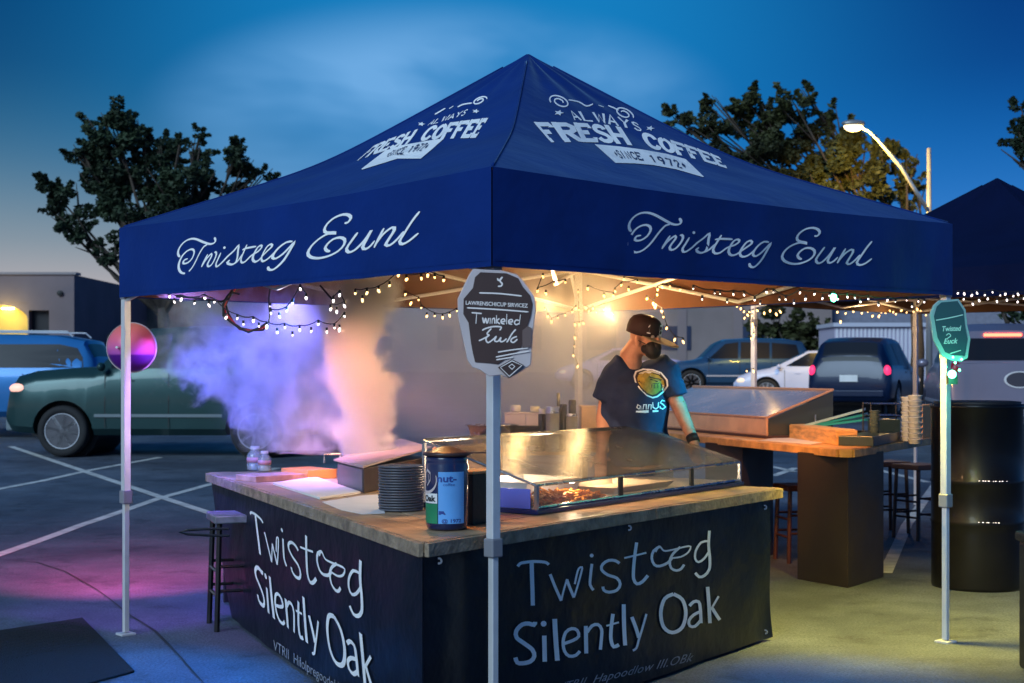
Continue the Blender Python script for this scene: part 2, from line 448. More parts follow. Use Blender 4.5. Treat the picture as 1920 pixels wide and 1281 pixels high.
# ================================================================== canopies
def gprof(t):
    a = t * 1.29; b = .645 + (t - .5) * .71; k = .03
    return -(math.log(math.exp(-a / k) + math.exp(-b / k)) * k) + 0 if 0 < t < 1 else (0 if t <= 0 else 1.0)
class Canopy:
    def __init__(s, N, Rr, B, L, Cn, Pk, He, Hb):
        s.c = [Vector(x) for x in (N, Rr, B, L)]; s.C = Vector(Cn); s.Pk, s.He, s.Hb = Pk, He, Hb
    def roof(s, k, u, t, h=0.0):
        a, b = s.c[k], s.c[(k + 1) % 4]; e = a.lerp(b, u); p = s.C.lerp(e, t)
        z = s.Pk - (s.Pk - s.He) * gprof(t) - .022 * math.sin(math.pi * u) * t * t
        z += (.009 * math.sin(u * 23 + k) * math.sin(t * 9) + .006 * math.sin(u * 9 + t * 17 + k * 2) - .010 * math.exp(-((u - .5) / .16) ** 2) * t * (1 - t)) * math.sin(math.pi * u) * (1 - t ** 6)
        return Vector((p.x, p.y, z + h))
    def val(s, k, u, v, h=0.0):
        """v: 0 top 1 bottom; h outward"""
        a, b = s.c[k], s.c[(k + 1) % 4]; e = a.lerp(b, u); d = (b - a).normalized(); n = Vector((d.y, -d.x))
        L = (b - a).length
        w = (.010 * math.sin(u * L * 5.1 + k * 2) + .006 * math.sin(u * L * 11.7 + 1 + v) + .004 * math.sin(u * L * 27 + v * 3)) * (.25 + .75 * v) * math.sin(math.pi * u) ** .5 if 0 < u < 1 else 0
        e = e + n * (.004 + w + h)
        zt = s.He - .022 * math.sin(math.pi * u); zb = s.Hb - .006 * math.sin(math.pi * u)
        return Vector((e.x, e.y, zt + (zb - zt) * v + .001))
def proj(p): return (CX + FPX * p.x / p.y, HOR - FPX * (p.z - CAMH) / p.y)
def invert(fn, px, py, u=.5, v=.5):
    for _ in range(14):
        p = proj(fn(u, v)); e = .002
        a = proj(fn(u + e, v)); b = proj(fn(u, v + e))
        j11, j21, j12, j22 = (a[0] - p[0]) / e, (a[1] - p[1]) / e, (b[0] - p[0]) / e, (b[1] - p[1]) / e
        D = j11 * j22 - j12 * j21
        if abs(D) < 1e-9: break
        rx, ry = px - p[0], py - p[1]
        du = (rx * j22 - ry * j12) / D; dv = (j11 * ry - j21 * rx) / D
        u += max(-.3, min(.3, du)); v += max(-.3, min(.3, dv))
        if abs(du) + abs(dv) < 1e-5: break
    return u, v

T1 = Canopy((-.079, 5.68), (2.417, 7.912), (.485, 10.34), (-2.217, 8.143), (.089, 8.03), 3.26, 2.30, 1.906)
def build_canopy(T, label, group, fab, lin, legs=(0, 1, 2, 3), scissor=True):
    root = thing('pop_up_canopy', label, 'canopy', (T.C.x, T.C.y, 0), group=group)
    for k in range(4):
        MB().grid(lambda u, t: T.roof(k, u, .004 + t * .996), 40, 60).build('roof_panel', fab, root, smooth=True)
        MB().grid(lambda u, t: T.roof(k, u, .02 + t * .97, -.012), 12, 12).build('roof_lining', lin, root, smooth=True)
        m = MB()
        def vf(u, v):
            return T.val(k, u, v)
        m.grid(vf, 40, 6).build('valance', fab, root, smooth=True)
        MB().grid(lambda u, v: T.val(k, u, .02 + v * .965, -.016), 30, 3).build('valance_lining', lin, root, smooth=True)
        hp = [T.roof(k, 0, .06 + .93 * i / 30, .001) for i in range(31)]; MB().tube(hp, .006, 5).build('hip_seam', fab, root, smooth=True)
        # hem seam, slightly proud
        a = [T.val(k, .003 + .994 * i / 40, .93, .0018) for i in range(41)]; b = [T.val(k, .003 + .994 * i / 40, .942, .0018) for i in range(41)]
        MB().add(a + b, [(i, i + 1, i + 42, i + 41) for i in range(40)]).build('hem_seam', fab, root, smooth=True)
    # frame
    ins = []
    for i, c in enumerate(T.c):
        d = (T.C - c).normalized(); ins.append(c + d * (.062 if i % 2 == 0 else .034))
    for i in legs:
        c = ins[i]; zt = T.He - .05; zc = .78 if i != 0 else .79
        w = .042
        dr = (T.c[(i + 1) % 4] - T.c[i]).normalized(); rz = math.atan2(dr.y, dr.x)
        lg = MB().box((c.x, c.y, (zt + zc) / 2), (w, w, zt - zc), rz).build('leg', M_ALU, root, bevel=.004)
        MB().box((c.x, c.y, zc / 2 + .008), (w * .72, w * .72, zc - .016), rz).build('lower_leg', M_ALU, lg, bevel=.003)
        MB().box((c.x, c.y, zc), (w * 1.35, w * 1.35, .075), rz).build('collar', M_PLAS, lg, bevel=.006)
        MB().box((c.x, c.y, .006), (.085, .085, .012), rz).build('foot', M_ALU, lg, bevel=.002)
        MB().box((c.x, c.y, 1.93), (w * 1.25, w * 1.25, .07), rz).build('slider', M_PLAS if i != 2 else M_ALU, lg, bevel=.006)
    if scissor:
        hi, lo = T.He - .09, T.Hb + .02
        def bar(a, b): MB().tube([a, b], .0125, 6).build('truss_bar', M_ALU, root)
        def v3(p, z): return Vector((p.x, p.y, z))
        for k in range(4):
            a, b = ins[k], ins[(k + 1) % 4]; m = a.lerp(b, .5)
            lw = lo - (.035 if k == 3 else 0)
            bar(v3(a, hi), v3(m, lw)); bar(v3(a, lw), v3(m, hi)); bar(v3(m, lw + .002), v3(b, hi)); bar(v3(m, hi), v3(b, lw))
            mc = v3(m, hi + .02)
            q = T.C.lerp(m, .35)
        for k in range(4):
            a = ins[k]; m = a.lerp(T.C, .5)
            bar(v3(a, lo + .03), v3(m, hi + .28)); bar(v3(a, hi), v3(m, lo + .12)); bar(v3(m, lo + .12), v3(T.C, hi + .35)); bar(v3(m, hi + .28), v3(T.C, lo + .3))
        MB().box((T.C.x, T.C.y, (T.Hb + .28 + T.Pk) / 2 - .03), (.04, .04, T.Pk - T.Hb - .34), .7).build('peak_pole', M_ALU, root, bevel=.004)
    return root
canopy = build_canopy(T1, 'large royal blue pop-up canopy with white lettering over the food counter', 'pop-up canopies', M_FAB, M_LIN)
T2 = Canopy((4.55, 11.0), (6.75, 13.3), (4.35, 15.6), (2.2, 13.3), (4.48, 13.3), 3.27, 2.36, 2.10)
canopy2 = build_canopy(T2, 'dark navy canopy at the right behind the rear table', 'pop-up canopies', M_FAB2, M_LIND)

# ---- script lettering on the valances (digitised from the right hand side)
SCR = [
 [(455,145),(467,165),(460,184),(432,190),(400,183),(350,157),(290,124),(235,107),(180,113),(135,142),(110,180),(108,215),(122,238)],
 [(390,188),(362,195),(338,217),(308,252),(275,297),(240,337),(200,368),(160,382),(125,370),(108,330),(115,280),(145,230),(185,200),(225,192),(252,205),(255,232),(232,270),(190,297),(155,300),(148,288),(160,270),(190,264)],
 [(392,266),(365,305),(333,358)], [(338,350),(370,310),(405,280),(428,268),(428,288),(400,325),(388,350),(400,365),(430,354),(462,318),(480,282),(472,262),(458,266)],
 [(525,278),(500,320),(478,355),(482,377),(505,375),(545,347),(575,318),(620,285),(663,250),(657,290),(650,340),(635,372),(610,385),(585,380),(572,364),(590,348)], [(555,245)],
 [(622,384),(665,360),(700,325)],
 [(747,262),(715,312),(688,362),(700,388),(735,385),(772,358),(800,343),(840,330),(868,308),(862,293),(835,300),(805,342),(795,380),(815,402),(850,395),(885,370),(925,343),(955,320),(950,302),(922,310),(888,352),(872,390),(890,412),(925,405),(960,380),(990,350)],
 [(700,294),(740,288),(822,291)],
 [(1075,312),(1040,308),(1000,335),(970,375),(965,400),(985,408),(1020,385),(1060,345),(1088,318),(1060,370),(1025,430),(990,470),(965,485),(942,475),(940,456)],
 [(1388,268),(1408,268),(1425,248),(1415,225),(1380,212),(1330,220),(1285,250),(1268,282),(1280,304),(1320,312),(1338,322),(1290,314),(1230,335),(1185,370),(1165,410),(1180,440),(1230,460),(1290,458),(1350,435),(1385,402),(1388,370),(1360,352),(1320,355),(1285,380),(1272,405),(1285,424),(1302,428)],
 [(1460,345),(1425,392),(1400,430),(1410,455),(1440,450),(1490,402),(1530,348),(1500,402),(1480,440),(1495,455),(1525,440),(1550,415)],
 [(1605,355),(1572,410),(1546,457)], [(1555,440),(1600,390),(1645,362),(1655,380),(1625,430),(1613,455),(1632,463),(1670,435),(1705,398)],
 [(1787,305),(1750,350),(1705,415),(1682,452),(1700,470),(1740,458),(1785,425)],
]
def on_val(k):
    return lambda u, v: T1.val(k, u, v)
def script_right(u, v, h):
    a, b = invert(on_val(0), 1150 + u / 3.692, 370 + v / 3.692); return T1.val(0, a, b, h)
mb = MB(); ribbons(mb, SCR, script_right, 16.5, step=.06, callig=.32, ang=-2.1)
mb.build('valance_lettering', M_PRINT, canopy, merge=False, smooth=False)
# same lettering on the left side: map by plane coordinates
RB0 = invert(on_val(0), 1150 + 105 / 3.692, 370 + 200 / 3.692)[0]; RB1 = invert(on_val(0), 1150 + 1787 / 3.692, 370 + 305 / 3.692)[0]
LB0 = invert(on_val(3), 334, 465, .1, .5)[0]; LB1 = invert(on_val(3), 788, 400, .8, .5)[0]
def script_left(u, v, h):
    a, b = invert(on_val(0), 1150 + u / 3.692, 370 + v / 3.692)
    return T1.val(3, LB0 + (a - RB0) / (RB1 - RB0) * (LB1 - LB0), b + .005, h)
mb = MB(); ribbons(mb, SCR, script_left, 16.5, step=.06, callig=.32, ang=-2.1)
mb.build('valance_lettering', M_PRINT, canopy, merge=False)

# ---- roof prints
GL = {
 'F': [[(0, 0), (0, 1)], [(0, 1), (.62, 1), (.62, .8)], [(0, .52), (.45, .52)], [(-.12, 0), (.18, 0)], [(-.12, 1), (.1, 1)]],
 'R': [[(.02, 0), (.02, 1)], [(0, 1), (.42, 1), (.6, .85), (.58, .62), (.4, .5), (.05, .5)], [(.3, .5), (.62, 0), (.75, 0)], [(-.1, 0), (.18, 0)], [(-.1, 1), (.1, 1)]],
 'E': [[(0, 0), (0, 1)], [(0, 1), (.6, 1), (.6, .8)], [(0, .52), (.45, .52)], [(0, 0), (.62, 0), (.62, .2)], [(-.12, 0), (.05, 0)], [(-.12, 1), (.05, 1)]],
 'S': [[(.58, .8), (.5, .97), (.25, 1), (.06, .86), (.1, .64), (.5, .42), (.6, .2), (.45, .02), (.18, 0), (.02, .2)]],
 'H': [[(0, 0), (0, 1)], [(.6, 0), (.6, 1)], [(0, .5), (.6, .5)], [(-.12, 0), (.14, 0)], [(-.12, 1), (.14, 1)], [(.46, 0), (.72, 0)], [(.46, 1), (.72, 1)]],
 'C': [[(.62, .75), (.5, .96), (.28, 1), (.08, .85), (0, .5), (.08, .15), (.28, 0), (.5, .04), (.62, .25)]],
 'O': [[(.3, 1), (.08, .85), (0, .5), (.08, .15), (.3, 0), (.54, .15), (.62, .5), (.54, .85), (.3, 1)]],
 'A': [[(0, 0), (.3, 1), (.62, 0)], [(.1, .34), (.52, .34)]], 'L': [[(0, 1), (0, 0), (.55, 0)]],
 'W': [[(0, 1), (.15, 0), (.34, .8), (.52, 0), (.7, 1)]], 'Y': [[(0, 1), (.3, .5), (.62, 1)], [(.3, .5), (.3, 0)]],
 'I': [[(.2, 0), (.2, 1)]], 'N': [[(0, 0), (0, 1), (.55, 0), (.55, 1)]],
 '1': [[(.1, .8), (.3, 1), (.3, 0)]], '9': [[(.5, .6), (.3, .45), (.06, .6), (.1, .9), (.35, 1), (.52, .85), (.5, .4), (.3, 0)]],
 '7': [[(.02, 1), (.56, 1), (.22, 0)]], '2': [[(.04, .8), (.2, 1), (.45, .95), (.5, .7), (.02, 0), (.56, 0)]],
 '*': [[(.3, .2), (.3, .8)], [(.05, .6), (.55, .4)], [(.05, .4), (.55, .6)]], ' ': [], '.': [[(.1, 0)]], '-': [[(.1, .5), (.5, .5)]],
}
def glyph_line(mb, text, fn, w, adv=.86, smooth=False):
    """fn(x in 0..1, y in 0..1, h)"""
    tot = len(text) * adv - (adv - .65)
    for i, ch in enumerate(text):
        ribbons(mb, [[((p[0] + i * adv) , p[1]) for p in st] for st in GL.get(ch, [])], lambda u, v, h: fn(u / tot, v, h + i * .00003), w, step=9 if smooth else .1, smooth=smooth and ch in 'SCO9', taper=False, lift=.0022)
def quad_curve(pts):
    n = len(pts) - 1
    def f(t):
        t = max(-.05, min(1.05, t)); x = t * n; i = max(0, min(n - 1, int(x))); r = x - i
        p0 = pts[max(i - 1, 0)]; p1 = pts[i]; p2 = pts[i + 1]; p3 = pts[min(i + 2, n)]
        return tuple(.5 * ((2 * p1[k]) + (p2[k] - p0[k]) * r + (2 * p0[k] - 5 * p1[k] + 4 * p2[k] - p3[k]) * r * r + (3 * p1[k] - p0[k] - 3 * p2[k] + p3[k]) * r ** 3) for k in (0, 1))
    return f
def roof_print(k, top, base, atop, abase, ribbon, stop, sbase, stars, scrolls, ug):
    def rp(px, py, h):
        u, t = invert(lambda a, b: T1.roof(k, a, b), px, py, ug, .6); return T1.roof(k, u, t, h)
    def band(tp, bs):
        ft, fb = quad_curve(tp), quad_curve(bs)
        def f(x, y, h):
            a, b = ft(x), fb(x); return rp(b[0] + (a[0] - b[0]) * y, b[1] + (a[1] - b[1]) * y, h)
        return f
    mb = MB(); glyph_line(mb, 'FRESH COFFEE', band(top, base), .27, smooth=True)
    glyph_line(mb, 'ALWAYS', band(atop, abase), .17)
    mb.build('roof_lettering', M_PRINT, canopy, merge=False); mb = MB()
    for sx, sy, r in stars:
        c = [(sx + r * (1 if i % 2 == 0 else .45) * math.cos(i * math.pi / 5) * 1.2, sy + r * .7 * (1 if i % 2 == 0 else .45) * math.sin(i * math.pi / 5)) for i in range(10)]
        mb.add([rp(*p, .004) for p in c], [tuple(range(10))])
    ribbons(mb, scrolls, rp, 2.4, step=.3, lift=.0022)
    mb.build('roof_ornament', M_PRINT, canopy, merge=False)
    n = len(ribbon) // 2
    def dens(l):
        o = []
        for a, b in zip(l[:-1], l[1:]):
            for q in range(5): o.append((a[0] + (b[0] - a[0]) * q / 5, a[1] + (b[1] - a[1]) * q / 5))
        return o + [l[-1]]
    ribbon = dens(ribbon[:n]) + dens(ribbon[n:]); n = len(ribbon) // 2
    rb = MB(); pr = ribbon
    # triangulated fan as strip: first half top edge, second half bottom edge reversed
    tp = pr[:n]; bt = pr[n:][::-1]; vs = []; 
    for i in range(n):
        for j in range(5): 
            f = j / 4; vs.append(rp(tp[i][0] + (bt[i][0] - tp[i][0]) * f, tp[i][1] + (bt[i][1] - tp[i][1]) * f, .004))
    fs = [(i * 5 + j, i * 5 + j + 1, i * 5 + j + 6, i * 5 + j + 5) for i in range(n - 1) for j in range(4)]
    r_ = rb.add(vs, fs).build('roof_banner_print', M_PRINT, canopy, merge=False)
    mb = MB(); glyph_line(mb, '*SINCE 1972*', lambda x, y, h: band(stop, sbase)(x, y, h + .0045), .17)
    mb.build('roof_banner_lettering', M_BLACK if False else mat('navy_print', (.02, .04, .12), .6), canopy, merge=False)
def spiral(cx, cy, r, turns, a0, sq=.62, skew=.25, d=1):
    o = []
    for i in range(26):
        f = i / 25; a = a0 + d * f * turns * 2 * math.pi; q = r * (1 - .72 * f)
        x, y = q * math.cos(a), q * math.sin(a) * sq; o.append((cx + x, cy + y + x * skew))
    return o
roof_print(0, [(1006, 234), (1080, 235), (1136, 239), (1200, 250), (1257, 266), (1306, 281), (1349, 297)],
           [(1032, 264), (1095, 264), (1155, 267), (1215, 276), (1268, 288), (1318, 301), (1362, 315)],
           [(1066, 209), (1110, 211), (1155, 219), (1196, 233)], [(1078, 226), (1118, 229), (1162, 238), (1204, 247)],
           [(1115, 272), (1160, 276), (1205, 282), (1250, 290), (1286, 300), (1320, 333), (1318, 333.5), (1268, 319), (1225, 311), (1190, 308), (1154, 307), (1116, 273)],
           [(1148, 284), (1200, 290), (1280, 306)], [(1158, 298), (1208, 303), (1290, 320)],
           [(1048, 213, 8), (1219, 242, 7)],
           [spiral(1050, 192, 20, 1.6, 2.6, .6, .3) , [(1066, 188), (1085, 192), (1100, 200), (1112, 196)], [(1122, 198), (1132, 202)], [(1140, 199), (1152, 204), (1160, 208)], spiral(1170, 214, 18, 1.5, .2, .6, .35, -1)], .35)
roof_print(3, [(700, 276), (745, 258), (803, 241), (860, 232), (913, 226)], [(674, 299), (730, 279), (786, 264), (845, 258), (894, 256)],
           [(812, 226), (845, 216), (878, 206)], [(802, 236), (838, 226), (870, 217)],
           [(678, 318), (722, 284), (752, 274), (792, 267), (832, 261), (831, 262.5), (808, 283), (789, 299), (745, 299), (679, 319.5)],
           [(733, 286), (765, 277), (808, 270)], [(722, 297), (755, 290), (795, 284)],
           [(790, 234, 6), (892, 210, 6)],
           [spiral(899, 190, 14, 1.5, .2, .5, -.35, -1), [(885, 194), (868, 197), (858, 202)], [(850, 200), (842, 205)], [(835, 204), (822, 212), (815, 216)]], .6)

# ================================================================== leg signs
def sign(label, face_px, Y, org, scale, outer, inner, marks, facem, rimm, markm, tilt=0.0, group='beer-badge shaped signs on the canopy legs'):
    def pt(u, v, w): 
        q = P(org[0] + u / scale, org[1] + v / scale, Y); return Vector((q.x, q.y - w + (q.x) * 0 , q.z))
    c = pt(*face_px, 0); root = thing('leg_sign', label, 'sign', c, group=group)
    MB().prism(outer[::-1], pt, .022).build('sign_rim', rimm, root, bevel=.003)
    MB().prism(inner[::-1], lambda u, v, w: pt(u, v, w + .0225), .004).build('sign_face', facem, root)
    for m in marks:
        mb = MB()
        if m[0] == 'r': ribbons(mb, m[1], lambda u, v, h: pt(u, v, h + .0265), m[2], step=.12, smooth=True)
        elif m[0] == 't':
            x, y, txt, size, dx, dy, sh = m[1:]
            vs, fs = font_mesh(txt, size, sh, size * .02)
            mb.add([pt(x + p.x * dx, y - p.y + p.x * dy, .0285) for p in vs], fs)
        mb.build('sign_lettering', markm, root, merge=False)
    return root, pt
M_SIGNM = mat('sign_print', (.90, .78, .74), .5)
s1, s1pt = sign('dark brown badge-shaped sign high on the near canopy leg with pale lettering', (540, 640), 5.53, (820, 480), 4.927,
  [(330,122),(400,128),(600,138),(740,175),(800,240),(845,300),(900,380),(908,500),(892,640),(872,850),(862,1010),(745,1085),(660,1132),(590,1100),(480,1112),(390,1050),(325,1030),(280,960),(237,760),(192,560),(188,400),(240,290),(288,190)],
  [(400,155),(640,165),(748,210),(790,290),(858,370),(880,450),(862,560),(832,650),(800,760),(772,860),(690,915),(560,1000),(480,990),(350,980),(330,900),(312,800),(290,620),(242,540),(245,400),(330,300),(350,200)],
  [('r', [[(555,210),(570,232),(600,200),(580,235),(600,262),(588,282),(560,285)]], 15),
   ('r', [[(388,345),(580,352),(780,374)], [(275,482),(560,498),(842,520)]], 13),
   ('t', 262, 452, 'LAWRENSCHICUP SIRVICEZ', 50, .92, .045, 0),
   ('r', [[(318,527),(360,530),(412,535)], [(365,530),(358,628)],
          [(420,570),(432,622),(447,578),(460,625),(478,575)], [(492,575),(488,628)], [(508,580),(506,628)],[(508,590),(528,578),(532,628)],
          [(548,550),(546,630)],[(575,580),(550,605),(580,632)],[(590,612),(625,606),(615,585),(592,595),(592,622),(622,632)],[(642,540),(640,634)],
          [(660,614),(695,610),(688,590),(662,598),(662,626),(692,634)],[(768,545),(755,638)],[(755,600),(728,595),(712,620),(728,638),(755,625)]], 13),
   ('r', [[(575,690),(590,660),(520,655),(450,672),(415,690)],[(500,672),(460,720),(480,735),(420,770),(385,785)],[(470,735),(450,770),(470,802),(520,770),(545,745),(530,785),(560,790),(590,752)],
          [(590,755),(580,790),(610,790),(640,765)],[(725,680),(690,720),(655,780),(640,800)],[(735,745),(690,765),(680,790),(705,800),(740,770)]], 14),
   ('r', [[(540,935),(700,905),(850,880)],[(545,960),(640,945),(700,935)],[(560,890),(700,868),(840,852)]], 12)],
  M_BROWN, M_RIM, M_SIGNM)
# folded tag with a diamond at the foot of the sign
dm = MB(); dm.prism([(560,1030),(690,955),(800,1010),(662,1130)], lambda u, v, w: s1pt(u, v, w + .028), .008); dm.build('diamond_tag', M_BROWN, s1)
dm = MB(); ribbons(dm, [[(582,1030),(690,970),(780,1012),(665,1112),(582,1030)],[(660,1020),(690,1000),(715,1022),(690,1048),(660,1020)]], lambda u, v, h: s1pt(u, v, h + .037), 10, smooth=False); dm.build('diamond_tag_print', M_SIGNM, s1, merge=False)
dm = MB(); dm.prism([(785,690),(835,650),(872,670),(868,840),(785,850)], lambda u, v, w: s1pt(u, v, w + .027), .004); dm.build('side_tab', mat('tab_grey', (.16, .10, .09), .5), s1)
MB().box(s1pt(560, 640, -.045), (.03, .05, .30)).build('sign_bracket', M_ALU, s1)
s2, s2pt = sign('coffin-shaped sign glowing green on the right front canopy leg', (580, 440), 7.76, (1680, 540), 5.82,
  [(455,140),(670,122),(748,240),(765,400),(800,560),(772,765),(700,802),(600,790),(490,745),(395,560),(358,290),(400,190)],
  [(480,160),(655,145),(722,250),(735,400),(765,560),(735,740),(600,735),(520,700),(440,545),(400,310),(430,205)],
  [('r', [[(420,355),(560,330),(715,295)],[(570,718),(630,700),(690,682)]], 11),
   ('t', 480, 475, 'Twisted', 78, .82, -.03, .2), ('t', 500, 610, 'Euck', 80, .95, -.03, .3), ('r', [[(530,520),(560,500),(580,525),(545,550)]], 9)],
  mat('teal_sign_face', (.02, .07, .09), .5), mat('teal_sign_rim', (.22, .40, .40), .4), mat('teal_sign_print', (.40, .62, .60), .5))
MB().box(s2pt(560, 450, -.05), (.03, .07, .30)).build('sign_bracket', M_ALU, s2)

# ================================================================== string lights
def Yedge(px, k, back=0.0):
    a, b = T1.c[k], T1.c[(k + 1) % 4]; p = Pv(px, 600, a, b); return p.y + back
def string(label, runs, bm, r=.011, cable=True, grp='fairy light strings under the canopies'):
    """runs: list of lists of (px, py, Y)"""
    allp = [P(*q) for run in runs for q in run]; c = sum(allp, Vector()) / len(allp)
    root = thing('fairy_light_string', label, 'string lights', c, group=grp)
    for run in runs:
        cb = MB(); pts = [P(*q) for q in run]
        extra = [a.lerp(b, rnd.uniform(.35, .65)) - Vector((0, 0, rnd.uniform(.01, .04))) for a, b in zip(pts[:-1], pts[1:]) if .09 < (a - b).length < .6]
        for p in pts + extra:
            r_ = r * rnd.uniform(.6, .95); L = r_ * rnd.uniform(1.1, 1.7); a = rnd.uniform(0, 3); tl = Matrix.Rotation(rnd.uniform(-.5, .5), 3, 'X') @ Matrix.Rotation(rnd.uniform(-.5, .5), 3, 'Y')
            q = MB().ell(p - Vector((0, 0, L)), (r_ * .8, r_ * .8, L), 8, 6, tl); q.build('bulb', bm, root, smooth=True)
            cb.tube([p + Vector((0, 0, .012)), p - Vector((0, 0, .004))], .006, 6)
        for a, b in zip(pts[:-1], pts[1:]):
            if (a - b).length > 1.1: continue
            s = .12 * (a - b).length; cb.tube([a.lerp(b, t) + Vector((0, 0, .012 - s * 4 * t * (1 - t) * .5)) for t in (0, .25, .5, .75, 1)], .0028, 5, caps=False)
        cb.build('cord', M_CABLE, root)
    return root
def LNrun(pts, back=.06): return [(x, y, Yedge(x, 3, back)) for x, y in pts]
def NRrun(pts, back=.06): return [(x, y, Yedge(x, 0, back)) for x, y in pts]
st1 = string('fairy lights drooping along the left side of the blue canopy',
  [LNrun([(318,553),(340,557),(384,556),(402,564),(445,594),(475,598),(500,608),(534,611),(562,615),(597,605),(627,612),(646,590)]),
   LNrun([(507,572),(508,584),(537,580),(563,538),(574,555)], .10), LNrun([(620,576),(646,570),(637,549),(625,560)], .15)], M_BULBC, .0085)
st2 = string('fairy lights wound on the roof bars left of the brown sign',
  [LNrun([(666,547),(688,545),(710,541),(747,512),(790,518),(802,512),(815,517),(832,522)], .2), [(x, y, 9.0) for x, y in [(723,563),(760,549),(785,560),(790,575),(815,590),(830,592),(843,588),(857,581)]]], M_BULB, .009)
st3 = string('fairy lights clustered round the rear pole right of the brown sign',
  [[(x, y, 8.2) for x, y in [(1018,516),(1008,543),(1040,530),(1060,527)]], [(x, y, 9.9) for x, y in [(1022,578),(1034,600),(1046,594),(1060,589),(1073,583),(1080,575)]],
   [(x, y, 10.1) for x, y in [(1098,574),(1104,581),(1112,576),(1118,583),(1132,579),(1160,577),(1180,568),(1190,560)]],
   [(x, y, 10.2) for x, y in [(1084,545),(1086,606),(1094,604),(1078,606),(1078,631),(1075,664),(1083,684)]],
   [(x, y, 9.2) for x, y in [(1102,538),(1150,552),(1153,543),(1165,532),(1195,527),(1170,521)]], [(x, y, 9.0) for x, y in [(1213,557),(1225,566),(1232,550),(1233,540),(1242,535),(1256,535),(1275,541)]],
   [(x, y, 8.9) for x, y in [(1228,572),(1241,581),(1244,592),(1250,612),(1265,633),(1281,637)]]], M_BULB, .0095)
st4 = string('fairy lights along the right side of the blue canopy above the parked cars',
  [NRrun([(1300,539),(1340,548),(1350,549),(1375,549),(1395,550),(1415,560),(1437,545),(1450,546),(1473,559),(1500,546),(1527,549),(1555,552),(1589,554),(1603,556),(1628,558),(1664,560),(1700,561),(1722,563),(1733,564)])], M_BULBC, .0062)
st5 = string('fairy lights bunched on the left pole of the dark canopy',
  [[(x, y, 13.2) for x, y in [(1374,557),(1382,571),(1389,576),(1395,582),(1402,588),(1396,594),(1405,583),(1412,582),(1420,580),(1444,580),(1463,581)]], [(x, y, 13.2) for x, y in [(1410,590),(1412,610),(1413,625),(1409,633)]],
   [(1400, 694, 13.15), (1413, 693, 13.15)]], M_BULB, .0125)
st6 = string('fairy lights bunched on the rear pole of the dark canopy',
  [[(x, y, 15.2) for x, y in [(1570,583),(1600,580),(1627,581),(1648,590),(1652,582),(1660,584),(1668,580),(1675,583),(1680,587),(1690,580),(1700,584),(1720,577),(1726,581),(1736,589)]],[(1576,600,15.2)]], M_BULB, .0135)
st7 = string('fairy lights along the front edge of the dark canopy at the far right',
  [[(x, y, 11.4) for x, y in [(1796,548),(1808,548),(1832,547),(1861,546),(1885,549),(1909,549),(1935,550)]], [(x, y, 11.3) for x, y in [(1807,559),(1836,561),(1852,558),(1888,560),(1925,561)]]], M_BULBC, .010)
for rt, px, py, Y, e in ((st2, 770, 560, 7.3, 10), (st3, 1030, 560, 9.2, 16), (st3, 1140, 572, 9.6, 20), (st3, 1230, 560, 8.9, 15), (st5, 1400, 600, 13.0, 10), (st6, 1670, 600, 15.0, 10), (st1, 520, 590, 7.2, 1.2), (st4, 1560, 575, 7.9, 1.5)):
    area_lamp('bulb_light', 'POINT', P(px, py + 12, Y), None, e, (1, .62, .25) if rt not in (st1, st4) else (.8, .75, 1), .03, parent=rt)

# bundle of cable hanging from the left bar
cl = thing('cable_loop', 'red and black cable loop hanging from the canopy bar', 'cable', P(455, 560, 7.45))
Yc = 7.5
for q, (r_, m_) in enumerate(((.007, M_CABLE), (.006, mat('red_cable', (.45, .02, .03), .5)), (.006, M_CABLE))):
    pts = [(440, 543), (428, 556), (422, 572), (424, 590), (434, 604), (450, 616), (470, 621), (488, 617), (500, 608)]
    P3 = [P(x + q * 3 - 3 + 2 * math.sin(i * 1.7 + q), y + 2 * math.cos(i * 2.1 + q * 2), Yc + .01 * q) for i, (x, y) in enumerate(pts)]
    MB().tube(P3, r_, 6).build('cable', m_, cl, smooth=True)
MB().tube([P(x, y, Yc) for x, y in [(330, 556), (380, 560), (415, 566), (430, 560), (436, 548), (450, 552)]], .006, 6).build('cable', M_CABLE, cl)
MB().tube([P(x, y, 7.2) for x, y in [(507, 538), (504, 560), (506, 590), (504, 606)]], .005, 6).build('cable', M_CABLE, cl)
MB().tube([P(x, y, 7.0) for x, y in [(600, 535), (618, 556), (628, 566)]], .005, 6).build('cable', M_CABLE, cl)
# ================================================================== front counter
HT, HB = .836, .792
def V2(x, y, z): return Vector((x, y, z))
CN = V2(-.338, 5.52, 0); CR = V2(1.502, 8.075, 0); CLf = V2(-1.957, 9.29, 0)
IR = V2(.93, 8.485, 0); IL = V2(-1.13, 9.65, 0); II = V2(-.046, 7.128, 0)
def planks(root, a, b, c, d, n, z0, z1, m, name='plank', gap=.006, skip_first=False):
    """quad a-b front edge, d-c back edge, n boards parallel to a-b"""
    for i in range(n):
        t0, t1 = (i + gap * 1.2) / n if i else 0, (i + 1) / n - gap * .8
        p = [a.lerp(d, t0), b.lerp(c, t0), b.lerp(c, t1), a.lerp(d, t1)]; dz = rnd.uniform(-.0012, .0012)
        mb = MB(); mb.add([(q.x, q.y, z0) for q in p] + [(q.x, q.y, z1 + dz) for q in p], [(3, 2, 1, 0), (4, 5, 6, 7), (0, 1, 5, 4), (1, 2, 6, 5), (2, 3, 7, 6), (3, 0, 4, 7)])
        mb.build(name, m, root, bevel=.0025)
def wood_variants(base, n, cols):
    out = []
    for i in range(n):
        c = cols[i % len(cols)]; out.append(mat(base + ('' if i == 0 else '_%d' % i), c, .45, var=.45, vscale=5, bump=.4, bscale=22, stretch=(1.6, 1.6, 8), rvar=.12))
    return out
